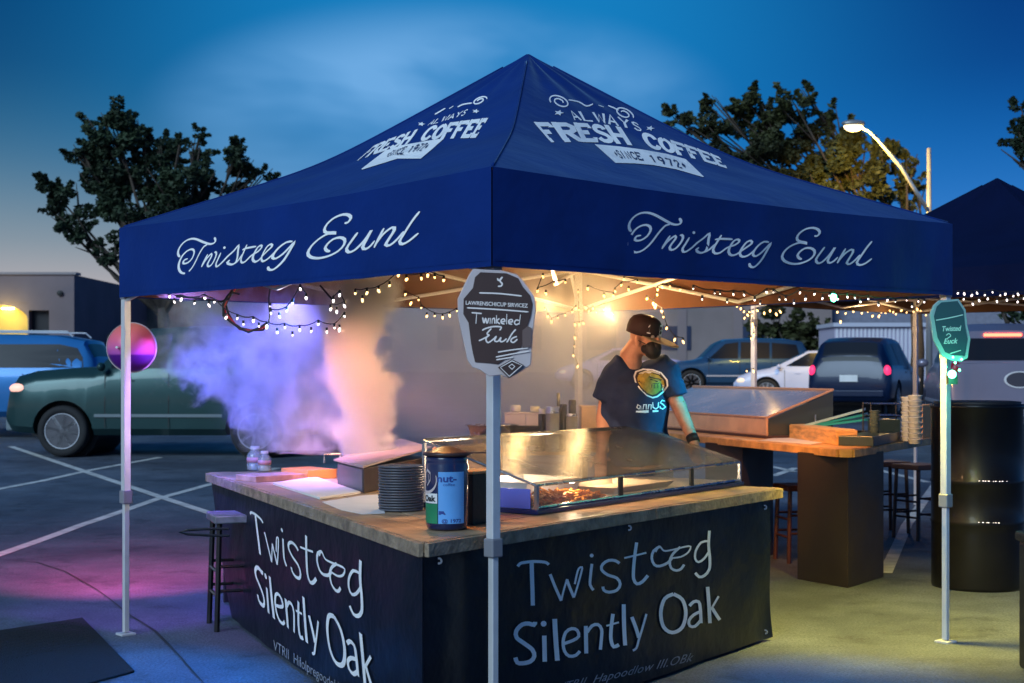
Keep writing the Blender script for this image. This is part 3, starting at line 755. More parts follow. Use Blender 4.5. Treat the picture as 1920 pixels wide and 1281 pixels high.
WV = wood_variants('counter_board', 4, [(.40, .27, .16), (.33, .22, .13), (.46, .31, .19), (.37, .26, .17)])
def planks_v(root, a, b, c, d, n, z0, z1, vs, name='plank'):
    for i in range(n):
        t0, t1 = (i / n + (.004 if i else 0)), (i + 1) / n - .004
        p = [a.lerp(d, t0), b.lerp(c, t0), b.lerp(c, t1), a.lerp(d, t1)]; dz = rnd.uniform(-.0012, .0012)
        mb = MB(); mb.add([(q.x, q.y, z0) for q in p] + [(q.x, q.y, z1 + dz) for q in p], [(3, 2, 1, 0), (4, 5, 6, 7), (0, 1, 5, 4), (1, 2, 6, 5), (2, 3, 7, 6), (3, 0, 4, 7)])
        mb.build(name, vs[(i * 7 + 1) % len(vs)], root, bevel=.0025)
counter = thing('serving_counter', 'L-shaped plank-topped serving counter wrapped in black lettered banners', 'counter', (.0, 7.2, 0))
def inset(p, q, r, k): return p + ((q - p).normalized() + (r - p).normalized()) * k
planks_v(counter, CN, CR, IR, II, 6, HB + .004, HT, WV)
planks_v(counter, CN, CLf, IL, II, 6, HB + .004, HT, WV)
def edge_board(a, b, out, w=.022):
    d = (b - a).normalized(); n = Vector((d.y, -d.x, 0)) * out
    L = (b - a).length; cuts = [0, .76, 1] if out < 0 else [0, .55, 1]
    for c0, c1 in zip(cuts[:-1], cuts[1:]):
        p = a + d * (L * c0 + .002); q = a + d * (L * c1 - .002)
        MB().obox(V2(p.x, p.y, HB - .012), q - p, n * w, Vector((0, 0, HT - HB + .010))).build('edge_board', M_WOODE, counter, bevel=.003)
edge_board(CLf, CN, 1); edge_board(CN, CR, 1); edge_board(CR, IR, 1)
# carcass below the top
def wall_panel(a, b, z0, z1, th=.018, m=M_BLACK, name='side_panel'):
    d = (b - a).normalized(); n = Vector((-d.y, d.x, 0)) * th
    MB().obox(V2(a.x, a.y, z0), b - a, n, Vector((0, 0, z1 - z0))).build(name, m, counter)
def shr(p, k=.10): 
    c = II; return p + (c - p).normalized() * k
wall_panel(shr(CR, .16), shr(IR, .08) if False else IR + (CR - IR) * .12, .02, HB)
wall_panel(IR + (II - IR) * .03, II, .02, HB); wall_panel(II, IL + (II - IL) * .03, .02, HB); wall_panel(shr(CLf, .2), IL, .02, HB)
# banners
DR = (CR - CN).normalized(); DL = (CLf - CN).normalized()
NRo = Vector((DR.y, -DR.x, 0)); NLo = Vector((-DL.y, DL.x, 0))
rb0, rb1 = CN - NRo * .004, CR - DR * .11 - NRo * .012
def ban_r(s, v, h=0.0):
    """s 0 corner..1 right end; v 0 top 1 bottom"""
    p = rb0.lerp(rb1, s); z = HB - .012 - v * (HB - .030)
    L = (rb1 - rb0).length
    w = .014 * math.sin(s * 9.3 + v * 3.2) * v + .022 * math.exp(-((s - .03) / .10) ** 2) * math.sin(v * 5 + s * 8) * v + .006 * math.sin(s * 31 + v * 7) * v
    w += .05 * v * v * (.3 + .7 * s) * .6 + .012 * math.exp(-((s - .97) / .03) ** 2) * math.sin(v * 6)
    return V2(p.x, p.y, z) + corner_blend(s, NRo, w * .6 + .004) + NRo * h
lt, lb = CLf - DL * .09, V2(-1.68, 8.60, 0)
cb = CN.copy()
D0 = (NRo + NLo).normalized()
def corner_blend(s, n, w):
    f = max(0, min(1, s / .05)); f = f * f * (3 - 2 * f); return D0 * .012 * (1 - f) + n * w * f
def ban_l(s, v, h=0.0):
    p = (cb.lerp(lt, s) - NLo * .004).lerp(cb.lerp(lb, s), v); z = HB - .012 - v * (HB - .030)
    w = .016 * math.sin(s * 8 + v * 2.5) * v + .025 * math.exp(-((s - .04) / .08) ** 2) * math.sin(v * 4.4 + s * 9) * v + .006 * math.sin(s * 37 - v * 6) * v
    return V2(p.x, p.y, z) + corner_blend(s, NLo, w * .6 + .004) + NLo * h
bnr = MB().grid(lambda a, b: ban_r(a, b), 200, 40).build('front_banner', M_VINYL, counter, smooth=True, solid=.0)
bnl = MB().grid(lambda a, b: ban_l(a, b), 200, 40).build('side_banner', M_VINYL, counter, smooth=True)
for s, v in ((.975, .05), (.975, .95), (.5, .03), (.03, .03)):
    p = ban_r(s, v, .003); MB().lathe([(.006, 0), (.014, 0), (.014, .004), (.006, .004)], (0, 0, 0), 14, 'y', closed=True).build('grommet', M_STEEL, counter, local=True).location = p - ORG[counter.name]
BT = [
 ([(120,408),(138,386),(170,378),(230,371),(300,373),(335,380),(352,395)], 22), ([(224,372),(226,480),(230,600),(232,700)], 31),
 ([(362,466),(400,562),(445,664)], 22), ([(445,664),(462,590),(488,502)], 15), ([(486,505),(510,570),(540,640)], 22), ([(540,640),(565,560),(595,450),(600,412),(575,424),(560,470),(545,540)], 15),
 ([(674,388),(664,470),(660,545),(685,585)], 21), ([(672,326)], 24),
 ([(880,385),(850,365),(800,362),(755,390),(745,430),(790,470),(860,495),(885,540),(860,585),(800,600),(762,585),(755,558)], 22),
 ([(1008,228),(995,320),(985,420),(985,500),(1010,538),(1050,522),(1092,475)], 24), ([(915,345),(1000,325),(1080,305)], 14),
 ([(1150,300),(1165,270),(1182,258),(1200,280),(1222,292),(1290,280),(1370,260),(1412,258),(1395,300),(1340,335),(1270,345)], 13),
 ([(1182,258),(1135,290),(1120,345),(1140,395),(1180,405),(1240,380),(1270,346)], 20),
 ([(1335,262),(1282,310),(1255,365),(1265,420),(1305,438),(1340,425),(1362,393)], 19),
 ([(1552,140),(1546,250),(1555,350),(1550,430),(1515,475),(1475,486),(1445,455)], 21), ([(1540,218),(1490,228),(1450,290),(1445,350),(1470,375),(1510,350),(1546,300)], 17),
 ([(246,822),(240,846),(200,835),(150,842),(105,890),(108,940),(160,980),(225,1030),(240,1080),(210,1118),(150,1132),(112,1126),(98,1088)], 32),
 ([(315,925),(318,1120)], 34), ([(310,836)], 36), ([(392,800),(400,950),(412,1112)], 36),
 ([(462,985),(530,960),(572,930),(560,885),(520,872),(475,900),(455,970),(465,1040),(500,1078),(550,1072),(580,1040)], 24),
 ([(625,852),(628,1058)], 30), ([(635,900),(670,852),(715,842),(743,880),(740,960),(733,1030)], 24),
 ([(828,762),(815,860),(812,950),(832,1008),(872,992)], 27), ([(778,852),(872,825)], 14), ([(908,690),(910,850),(918,998)], 30),
 ([(968,785),(1000,870),(1020,940)], 27), ([(1078,762),(1050,860),(1022,950),(1002,1018),(975,1036)], 17),
 ([(1280,614),(1215,648),(1185,750),(1205,858),(1270,902),(1345,862),(1372,755),(1345,655),(1280,614)], 27),
 ([(1400,703),(1430,672),(1468,672),(1480,720),(1486,832)], 24), ([(1480,745),(1430,770),(1395,812),(1402,852),(1440,855),(1482,812)], 22),
 ([(1535,560),(1545,700),(1552,832)], 27), ([(1618,630),(1562,725)], 16), ([(1566,715),(1600,770),(1625,808)], 25),
]
def bt_r(u, v, h):
    s, t = invert(ban_r, 940 + u / 3.991, 960 + v / 3.991, .5, .4); return ban_r(s, t, h + .0006)
def bt_map(u, v): return invert(ban_r, 940 + u / 3.991, 960 + v / 3.991, .5, .4)
mb = MB(); ribbons(mb, BT, bt_r, 20, step=.05, taper=False); mb.build('banner_lettering', M_BTEXT, bnr, merge=False)
# left banner: scaled copy of the same layout, run from the far end towards the corner
r0 = bt_map(100, 1088)[0]; r1 = bt_map(1630, 808)[0]
l0 = invert(ban_l, 474, 1015, .7, .3)[0]; l1 = invert(ban_l, 700, 1200, .3, .5)[0]
v00 = bt_map(232, 372)[1]; v01 = bt_map(240, 1128)[1]
w00 = invert(ban_l, 487, 968, .7, .3)[1]; w01 = invert(ban_l, 490, 1136, .7, .5)[1]
def bt_l(u, v, h):
    s, t = bt_map(u, v); s2 = l0 + (s - r0) / (r1 - r0) * (l1 - l0); t2 = w00 + (t - v00) / (v01 - v00) * (w01 - w00)
    return ban_l(s2, t2, h + .0006)
mb = MB(); ribbons(mb, BT, bt_l, 22, step=.05, taper=False); mb.build('banner_lettering', M_BTEXT, bnl, merge=False)
print('BANNER', r0, r1, l0, l1, v00, v01, w00, w01)
def small_r(x, y, h):   # along the lower line, pixel baseline (1058,1290)->(1300,1240)
    return None
vs, fs = font_mesh('VTRII  Hapoodlow III.OBk', 1.0, .35, .0, 1.05)
xm = max(v.x for v in vs)
def sm_r(p):
    f = p.x / xm; bx, by = 1040 + f * 258, 1297 - f * 58; s, t = invert(ban_r, bx + p.y * 3, by - p.y * (21 + 2 * f), .5, .9); return ban_r(s, t, .004)
MB().add([sm_r(v) for v in vs], fs).build('small_lettering', M_STEXT, bnr, merge=False)
vs, fs = font_mesh('VTRII  Hilolpregoodol III.Ok', 1.0, .0, .0, 1.0); xm = max(v.x for v in vs)
def sm_l(p):
    f = p.x / xm; bx, by = 514 + f * 150, 1218 + f * 97; s, t = invert(ban_l, bx, by - p.y * 27, .5, .8); return ban_l(s, t, .004)
MB().add([sm_l(v) for v in vs], fs).build('small_lettering', M_STEXT, bnl, merge=False)

# ================================================================== things on the counter
E1 = DR.copy(); E2 = Vector((-DR.y, DR.x, 0))
def guard(label, A, e1, e2, L, W, z0, zf, zb, basem, edgem, group=None, posts=(.36, .72)):
    root = thing('display_case', label, 'display case', A, group=group)
    up = Vector((0, 0, 1)); q = lambda a, b, z: A + e1 * a + e2 * b + up * (z - A.z)
    MB().obox(q(-.02, -.02, z0), e1 * (L + .04), e2 * (W + .04), up * .022).build('base', basem, root, bevel=.004)
    MB().tube([q(0, 0, z0 + .03), q(L, 0, z0 + .03)], .008, 8).build('front_rail', edgem, root)
    MB().tube([q(0, 0, zf), q(L, 0, zf)], .007, 8).build('top_front_rail', edgem, root)
    MB().tube([q(0, W, zb), q(L, W, zb)], .009, 8).build('top_rear_rail', edgem, root)
    for a in (0, L):
        MB().tube([q(a, 0, zf), q(a, W, zb)], .007, 8).build('side_rail', edgem, root)
        MB().obox(q(a - .008, -.008, z0 + .02), e1 * .016, e2 * .016, up * (zf - z0 - .02)).build('corner_post', edgem, root)
        MB().obox(q(a - .008, W - .008, z0 + .02), e1 * .016, e2 * .016, up * (zb - z0 - .02)).build('corner_post', edgem, root)
        v = [q(a, .012, z0 + .022), q(a, W - .012, z0 + .022), q(a, W - .012, zb - .008), q(a, .012, zf - .004)]
        MB().add(v + [p + e1 * .004 for p in v], [(0, 1, 2, 3), (7, 6, 5, 4), (0, 4, 5, 1), (1, 5, 6, 2), (2, 6, 7, 3), (3, 7, 4, 0)]).build('side_pane', M_GLASS, root)
    for f in posts:
        MB().obox(q(L * f - .018, -.006, z0 + .022), e1 * .036, e2 * .01, up * (zf - z0 - .028)).build('post', M_BLACK, root)
    v = [q(.0, 0, zf + .008), q(L, 0, zf + .008), q(L, W, zb + .008), q(0, W, zb + .008)]
    pn = (v[1] - v[0]).cross(v[3] - v[0]).normalized() * .005
    MB().add(v + [p + pn for p in v], [(3, 2, 1, 0), (4, 5, 6, 7), (0, 1, 5, 4), (1, 2, 6, 5), (2, 3, 7, 6), (3, 0, 4, 7)]).build('top_pane', MATS.get('smoked_acrylic') or pane_mat('smoked_acrylic', (.10, .10, .10), .42, .14, .28), root)
    v = [q(.01, 0, z0 + .03), q(L - .01, 0, z0 + .03), q(L - .01, 0, zf), q(.01, 0, zf)]
    MB().add(v + [p - e2 * .004 for p in v], [(0, 1, 2, 3), (7, 6, 5, 4), (0, 4, 5, 1), (1, 5, 6, 2), (2, 6, 7, 3), (3, 7, 4, 0)]).build('front_pane', M_GLASS, root)
    return root, q
gA = Pz(1006, 965, HT + .002); gL = 2.03
g1, gq = guard('long low glass sneeze guard with blue base on the front counter', gA, E1, E2, gL, .66, HT + .002, .970, 1.155, mat('blue_black_base', (.012, .02, .10), .3), M_STEEL)
MB().obox(gq(.01, .01, HT + .0255), E1 * (gL - .02), E2 * .64, Vector((0, 0, .003))).build('inner_floor', mat('cream_liner', (.66, .56, .44), .5), g1)
MB().obox(gq(-.004, .03, HT + .026), -E1 * .003, E2 * .55, Vector((0, 0, .09))).build('label_strip', mat('blue_label', (.12, .14, .55), .4), g1)
for f_ in (.22, .62): area_lamp('case_fill_light', 'POINT', gq(gL * f_, .50, 1.02), None, 13, (1, .72, .45), .03, parent=g1)  # bare points added inside the case to brighten the food, no fixture
area_lamp('case_fill_light', 'POINT', gq(.34, .03, .952), None, 1.6, (1, .70, .45), .015, parent=g1)  # further added point under the front rail, lifts the fries
# tray and fries inside
def tray(label, c, e1, e2, L, W, H, m, flare=.03, name='tray', cat='tray', th=.004):
    root = thing(name, label, cat, c)
    pr = [(-L / 2, -W / 2), (L / 2, -W / 2), (L / 2, W / 2), (-L / 2, W / 2)]
    v = []
    for k, (f, z) in enumerate(((0, 0), (flare, H), (flare - th, H), (-th, th))):
        for x, y in pr: v.append(c + e1 * (x + math.copysign(f, x)) + e2 * (y + math.copysign(f, y)) + Vector((0, 0, z)))
    f = [(3, 2, 1, 0)] + [(k * 4 + i, k * 4 + (i + 1) % 4, (k + 1) * 4 + (i + 1) % 4, (k + 1) * 4 + i) for k in range(3) for i in range(4)] + [(12, 13, 14, 15)]
    MB().add(v, f).build('tray_shell', m, root, bevel=.003); return root
tray('white plastic food bin inside the long sneeze guard', gq(.42, .36, HT + .026), E1, E2, .42, .30, .10, M_WHITE, name='food_bin', cat='food bin')
fr = MB()
for i in range(420):
    a = rnd.uniform(.03, .62); b = rnd.uniform(.03, .16); hh = .055 * (1 - ((a - .28) / .40) ** 2) * rnd.random() + .006
    c = gq(a, b, HT + .026 + max(.006, hh)); an = rnd.uniform(0, 3.1); t = rnd.uniform(-.5, .5); d = Vector((math.cos(an), math.sin(an), t)).normalized() * rnd.uniform(.015, .035)
    fr.tube([c - d, c + Vector((0, 0, rnd.uniform(-.002, .004))), c + d], .0045, 4)
tag(fr.build('fried_food', mat('fried_orange', (.95, .30, .05), .5, var=.4, vscale=30, bump=.3)), 'heap of orange fried food behind the front glass of the sneeze guard', 'food', kind='stuff')
tray('round-cornered pale platter under the middle of the sneeze guard', gq(1.15, .30, HT + .026), E1, E2, .55, .34, .035, mat('tan_platter', (.45, .34, .22), .4), name='platter', cat='platter')

# griddle (metal box) that the smoke rises from
def P_t(x, y, z=HT): return Pz(x, y, z)
gr = thing('griddle', 'raised dark metal griddle box with a sloping steel lid under the smoke', 'griddle', P_t(682, 925))
g0 = P_t(682, 925, HT + .001); gl_ = P_t(633, 910, HT + .001); gr_ = P_t(806, 899, HT + .001); Hg = .135
eL, eR = gl_ - g0, gr_ - g0
MB().obox(g0, eR, eL, Vector((0, 0, Hg))).build('body', M_DSTEEL, gr, bevel=.004)
nL = Vector((-eL.y, eL.x, 0)).normalized(); nL = nL if nL.dot(eR) < 0 else -nL
MB().obox(g0 + eL * .03 + nL * .0015 + Vector((0, 0, .006)), eL * .94, nL * .003, Vector((0, 0, Hg - .016))).build('side_plate', mat('violet_grey_steel', (.20, .19, .25), .4, .5, var=.1), gr)
for f_ in (.3, .6): MB().lathe([(.010, 0), (.013, .004), (.010, .02), (0, .02)], (0, 0, 0), 12).build('knob', M_BLACK, gr).location = g0 + eR * f_ + Vector((0, -.012, .07)) - ORG[gr.name]
ov = eR.normalized() * .02; ol = eL.normalized() * .015
v = [g0 - ov - ol, g0 + eR + ov - ol, g0 + eR + eL + ov + ol * 4, g0 + eL - ov + ol * 4]
v = [p + Vector((0, 0, Hg + .002 + (.050 if i in (2, 1) else 0))) for i, p in enumerate(v)]; v[2].z += .02
MB().add(v + [p + Vector((0, 0, .010)) for p in v], [(3, 2, 1, 0), (4, 5, 6, 7), (0, 1, 5, 4), (1, 2, 6, 5), (2, 3, 7, 6), (3, 0, 4, 7)]).build('lid', mat('lid_steel', (.62, .52, .54), .38, .6, var=.1), gr)
h0 = P(608, 868, g0.y + .7); MB().tube([h0, h0 + V2(0, 0, .05), h0 + V2(.09, .03, .05), h0 + V2(.09, .03, .03)], .007, 8).build('handle', M_STEEL, gr)
# second, smaller drawer box left with an orange box at one end
a2 = P_t(640, 900, HT + .001)
hb = thing('warming_tray', 'low wooden tray with an orange box at one end beside the griddle', 'tray', P_t(560, 890))
p0 = P_t(480, 905, HT + .001); p1 = P_t(636, 896, HT + .001)
p1 = p1 - (p1 - p0) * .03; dd = (p1 - p0); n2 = Vector((-dd.y, dd.x, 0)).normalized() * .34
MB().obox(p0, dd * .62, n2 * .7, Vector((0, 0, .035))).build('tray_body', mat('pinkish_wood', (.45, .26, .20), .4, var=.3, vscale=14), hb, bevel=.003)
MB().obox(p0 + dd * .63, dd * .37, n2 * .9, Vector((0, 0, .055))).build('hot_box', mat('copper_box', (.75, .33, .12), .35, .3), hb, bevel=.003)
# paper sheets / boards
def sheet(name, label, cat, px, z, th, m, group=None):
    pts = [P_t(x, y, z) for x, y in px]; c = sum(pts, Vector()) / len(pts)
    mb = MB(); n = len(pts); mb.add([p for p in pts] + [p + Vector((0, 0, th)) for p in pts], [tuple(range(n))[::-1], tuple(range(n, 2 * n))] + [(i, (i + 1) % n, n + (i + 1) % n, n + i) for i in range(n)])
    o = mb.build(name, m, loc=c, bevel=.001); tag(o, label, cat, group); return o
sheet('cutting_board', 'rectangular white board lying in front of the griddle', 'cutting board', [(512, 909), (600, 937), (676, 926), (592, 897)], HT + .001, .012, M_WHITE)
sheet('paper_sheet', 'rounded white paper sheet beside the stack of grey plates', 'paper', [(604, 942), (640, 957), (680, 965), (722, 963), (712, 928), (680, 930)], HT + .001, .003, M_WHITE)
# plates
ps = P_t(752, 957); ps.z = HT
pl = thing('plate_stack', 'tall stack of dark grey plates left of the tumbler', 'plates', ps)
RP = 43 * ps.y / FPX
for i in range(17):
    z = i * .0125; o = MB().lathe([(RP * .62, 0), (RP * .95, .002), (RP, .0105), (RP * .97, .0115), (RP * .6, .004), (0, .004)], (rnd.uniform(-.002, .002), rnd.uniform(-.002, .002), z + .001), 28)
    o.build('plate', mat('grey_ceramic', (.10, .10, .125), .35), pl, local=True, smooth=True)
# tumbler
tm = P_t(838, 992); tm.z = HT
RT = 40 * tm.y / FPX; HTm = 152 * tm.y / FPX
tb = thing('tumbler', 'dark blue insulated tumbler with a light blue label on the counter corner', 'tumbler', tm)
MB().lathe([(RT * .86, .001), (RT * .95, .01), (RT, .03), (RT, HTm * .80), (RT * .96, HTm * .84), (RT * 1.0, HTm * .88), (RT * .95, HTm * .90), (RT * .9, HTm * .91), (0, HTm * .91)], n=36).build('cup', mat('navy_enamel', (.012, .02, .075), .25, coat=.5), tb, local=True, smooth=True)
MB().lathe([(RT * 1.02, HTm * .905), (RT * 1.14, HTm * .915), (RT * 1.14, HTm * .945), (RT * .9, HTm * .96), (RT * .45, HTm * 1.0), (RT * .2, HTm * 1.02), (0, HTm * 1.02)], n=30).build('lid', mat('dark_brown_lid', (.05, .03, .03), .35), tb, local=True, smooth=True)
MB().obox((RT * .5, -RT * .3, HTm * .935), (RT * 1.35, RT * .1, 0), (0, .018, 0), (0, 0, .006)).build('lid_tab', mat('dark_brown_lid', (.05, .03, .03), .35), tb, local=True)
def wrap(u, v, h, cth0=-1.45): # u in -1..1 horizontal px fraction mapped to angle
    a = -math.pi / 2 + u * 1.3; r = RT + .0012 + h; return Vector((r * math.cos(a), r * math.sin(a), v * HTm))
MB().grid(lambda s, t: wrap(-.28 + s * 1.0, .09 + t * .63, 0), 16, 4).build('label', mat('light_blue_label', (.13, .38, .80), .4, var=.1), tb, local=True, smooth=True)
MB().grid(lambda s, t: wrap(-1.0 + s * .69, .09 + t * .24, 0), 10, 3).build('green_label', mat('green_label', (.02, .22, .10), .4, var=.3), tb, local=True, smooth=True)
MB().grid(lambda s, t: wrap(-1.02 + s * .70, .335 + t * .12, .0002), 10, 3).build('white_label', M_WHITE, tb, local=True, smooth=True)
mb = MB(); font_add(mb, 'nut-', lambda x, y, h: wrap(-.32 + x * .70, .60 + y * .12, .001), 1.0, bold=.03, fit=1.0)
font_add(mb, 'coffee', lambda x, y, h: wrap(-.10 + x * .42, .55 + y * .05, .001), 1.0, fit=1.0)
font_add(mb, '@ 1972', lambda x, y, h: wrap(-.15 + x * .72, .105 + y * .06, .001), 1.0, bold=.02, fit=1.0)
mb.add([wrap(-.26, .20, .001), wrap(.0, .20, .001), wrap(-.08, .245, .001), wrap(-.26, .245, .001)], [(0, 1, 2, 3)])
mb.build('label_lettering', mat('navy_label_print', (.02, .05, .25), .5), tb, local=True, merge=False)
mb = MB(); font_add(mb, 'Oak', lambda x, y, h: wrap(-.97 + x * .60, .36 + y * .10, .0015), 1.0, bold=.04, fit=1.0); mb.build('label_lettering', M_BLACK, tb, local=True, merge=False)
mb = MB(); ribbons(mb, [[(math.cos(a) * .46 - .80, math.sin(a) * .155 + .62) for a in [i * .22 - 3.6 for i in range(19)]]], lambda u, v, h: wrap(max(u, -1.02), v, h), .035, smooth=False)
ribbons(mb, [[(-.95, .70), (-.8, .74), (-.62, .70), (-.62, .62), (-.8, .55)], [(-.85, .70), (-.85, .58)], [(-.72, .69), (-.72, .60)]], lambda u, v, h: wrap(u, v, h), .03, step=9, smooth=False)
mb.build('badge_print', M_RIM, tb, local=True, merge=False)
# black box behind tumbler
bb = P_t(902, 985); d = gA - bb
bx = thing('napkin_box', 'tall black box standing between the tumbler and the sneeze guard', 'box', bb)
MB().obox(bb + E1 * -.02 + E2 * .03 + Vector((0, 0, .001)), E1 * .17, E2 * .22, Vector((0, 0, .215))).build('box_body', M_BLACK, bx, bevel=.005)
MB().obox(bb + E1 * -.025 + E2 * .025 + Vector((0, 0, .2165)), E1 * .18, E2 * .23, Vector((0, 0, .012))).build('box_lid', mat('tan_lid', (.5, .34, .17), .5), bx, bevel=.003)
kb = P_t(850, 905, HT)  # tan block added as the orange reflection in the guard's left part
kr = thing('reflection_block', 'low tan block added for the orange reflection behind the tumbler lid', 'carton', kb)
MB().obox(kb + Vector((0, .0, .001)), E1 * .5, E2 * .16, Vector((0, 0, .20))).build('reflection_body', mat('reflection_tan', (.52, .30, .13), .6, var=.15), kr, bevel=.004)
MB().obox(kb + E1 * .01 + E2 * .01 + Vector((0, 0, .2005)), E1 * .48, E2 * .14, Vector((0, 0, .006))).build('reflection_top', mat('kraft_light', (.62, .42, .2), .6), kr)
# small clear bottles at far left
for i, (x, y, s) in enumerate(((478, 882, 1.0), (496, 884, .85))):
    c = P_t(x, y); c.z = HT; r = 15 * s * c.y / FPX; h = 45 * s * c.y / FPX
    t = thing('plastic_bottle', ['taller clear plastic bottle on the far left end of the counter', 'shorter clear plastic bottle right of the taller one'][i], 'bottle', c, group='clear bottles on the counter')
    MB().lathe([(r * .9, .002), (r, .01), (r, h * .25), (r * .92, h * .28), (r, h * .32), (r, h * .6), (r * .85, h * .72), (r * .5, h * .85), (r * .5, h * .9), (0, h * .9)], n=18).build('bottle_body', M_BGLASS, t, local=True, smooth=True)
    MB().lathe([(r * .58, h * .88), (r * .58, h), (0, h)], n=14).build('cap', M_WHITE, t, local=True)
    MB().lathe([(r * 1.02, h * .34), (r * 1.02, h * .55)], n=18).build('label', mat('pink_label', (.6, .3, .4), .5), t, local=True, smooth=True)
# ---------- items on the inner counter, behind the guard (a back table along the left of the man)
BTZ = .90
bt0 = P(850, 845, 9.0)
tbk = thing('back_table', 'narrow back table inside the tent holding the bowl and jars', 'table', (.25, 9.55, 0))
pa, pb = V2(-.42, 9.35, 0), V2(.52, 9.55, 0); nb = V2(-.12, .55, 0)
MB().obox(V2(pa.x, pa.y, .935), pb - pa, nb, (0, 0, .025)).build('tabletop', M_OAK, tbk, bevel=.003)
for q in (pa + nb * .1, pb + nb * .1 - V2(.04, 0, 0), pa + nb * .85, pb + nb * .85 - V2(.04, 0, 0)):
    MB().obox(V2(q.x, q.y, 0), (.035, 0, 0), (0, .035, 0), (0, 0, .934)).build('leg', M_BLACK, tbk)
TZ = .961
def on(x, Y): return V2((x - CX) * Y / FPX, Y, TZ)
def h2z(y, Y): return CAMH - (y - HOR) * Y / FPX
c = on(923, 9.52); r = 48 * 9.52 / FPX; zt = h2z(797, 9.52) - TZ
bw = thing('mixing_bowl', 'wide stainless mixing bowl behind the counter', 'bowl', c)
MB().lathe([(r * .5, .001), (r * .62, .004), (r * .86, zt * .6), (r, zt), (r * 1.05, zt), (r * 1.05, zt + .004), (r * .98, zt + .003), (r * .82, zt * .6), (r * .55, .012), (0, .012)], n=36).build('bowl_shell', M_STEEL, bw, local=True, smooth=True)
def crate(name, label, cat, x0, x1, ytop, Y, dep, m, z0=TZ, grp=None):
    a = V2((x0 - CX) * Y / FPX, Y, z0 + .001); w = (x1 - x0) * Y / FPX; h = h2z(ytop, Y) - z0
    t = thing(name, label, cat, a + V2(w / 2, dep / 2, 0), group=grp)
    MB().obox(a, (w, 0, 0), (0, dep, 0), (0, 0, h)).build('body', m, t, bevel=.004)
    MB().obox(a + V2(-.003, -.003, h + .0005), (w + .006, 0, 0), (0, dep + .006, 0), (0, 0, .012)).build('lid', m, t, bevel=.003); return t, a, w, h
mpk = mat('pale_pink_card', (.72, .60, .58), .6)
crate('napkin_carton', 'pale pink carton right behind the near pole', 'carton', 946, 985, 777, 9.75, .12, mpk, grp='pale cartons behind the counter')
crate('napkin_carton', 'pale pink carton between its twin and the jars', 'carton', 986, 1014, 778, 9.75, .12, mpk, grp='pale cartons behind the counter')
dk, a_, w_, h_ = crate('dark_carton', 'black printed box in front of the pale cartons', 'box', 946, 1018, 803, 9.5, .10, M_BLACK)
mb = MB(); font_add(mb, 'noboo', lambda x, y, h: a_ + V2(w_ * .35 + x * .10, -.006, .012 + y * .03), 1.0, bold=.02, fit=1.0); mb.build('box_lettering', M_PRINT, dk, merge=False)
def cup(name, label, x, y0, y1, Y, rp, m, z0, lid=None, grp=None, prof=None):
    c = V2((x - CX) * Y / FPX, Y, z0); r = rp * Y / FPX; h = h2z(y1, Y) - z0
    t = thing(name, label, name.replace('_', ' '), c, group=grp)
    prof = prof or [(.86, 0.002), (1, .06), (1, .97), (.9, 1), (0, 1)]
    MB().lathe([(r * a, h * b) for a, b in prof], n=20).build('body', m, t, local=True, smooth=True)
    if lid: MB().lathe([(r * lid[0], h * .96), (r * lid[0], h * (1 + lid[1])), (r * lid[0] * .9, h * (1 + lid[1]) + .003), (0, h * (1 + lid[1]) + .003)], n=16).build('lid', lid[2], t, local=True)
    return t
zc = h2z(777, 9.75) + .014
cup('paper_cup', 'white paper cup standing on the pale carton behind the near pole', 967, 777, 760, 9.81, 9, M_WHITE, zc)
cup('paper_roll', 'cream paper roll lying upright on the second pale carton', 1003, 777, 762, 9.81, 9, mat('cream_paper', (.75, .70, .48), .6), zc)
MJ = mat('jar_glass', (.55, .50, .42), .12, trans=.5, var=.2)
grpj = 'jars and bottles on the back table'
cup('glass_jar', 'dark jar directly right of the black printed box', 1016, 825, 776, 9.50, 7, M_BLKG, TZ, (.9, .12, M_WHITE), grpj)
cup('glass_jar', 'wide clear jar with steel lid in the middle of the back table', 1036, 825, 772, 9.44, 13, MJ, TZ, (1.05, .12, M_STEEL), grpj)
cup('sauce_bottle', 'tallest dark bottle with a long neck behind the jars', 1047, 825, 737, 9.62, 8, M_BLKG, TZ, None, grpj, [(.9, .002), (1, .03), (1, .45), (.45, .6), (.38, .62), (.38, 1), (0, 1)])
cup('sauce_bottle', 'dark bottle with a square shoulder between the jars', 1056, 825, 758, 9.50, 7, M_BLKG, TZ, None, grpj)
cup('glass_jar', 'clear jar with a thick black pump, rightmost on the back table', 1072, 825, 780, 9.44, 11, MJ, TZ, (.95, .05, M_STEEL), grpj)
cup('pump_bottle', 'black cylindrical shaker standing behind the rightmost jar', 1073, 825, 750, 9.58, 7, M_BLKG, TZ, None, grpj)
crate('wooden_crate', 'orange lit wooden crate left of the man', 'crate', 1090, 1118, 765, 9.9, .3, M_OAK, z0=TZ - .0)
MB().obox(V2(.42, 9.80, .935), (.25, 0, 0), (0, .5, 0), (0, 0, .025)).build('side_shelf', M_OAK, tbk)
for dx in (.02, .2): MB().obox(V2(.42 + dx, 10.1, 0), (.03, 0, 0), (0, .03, 0), (0, 0, .934)).build('leg', M_BLACK, tbk)

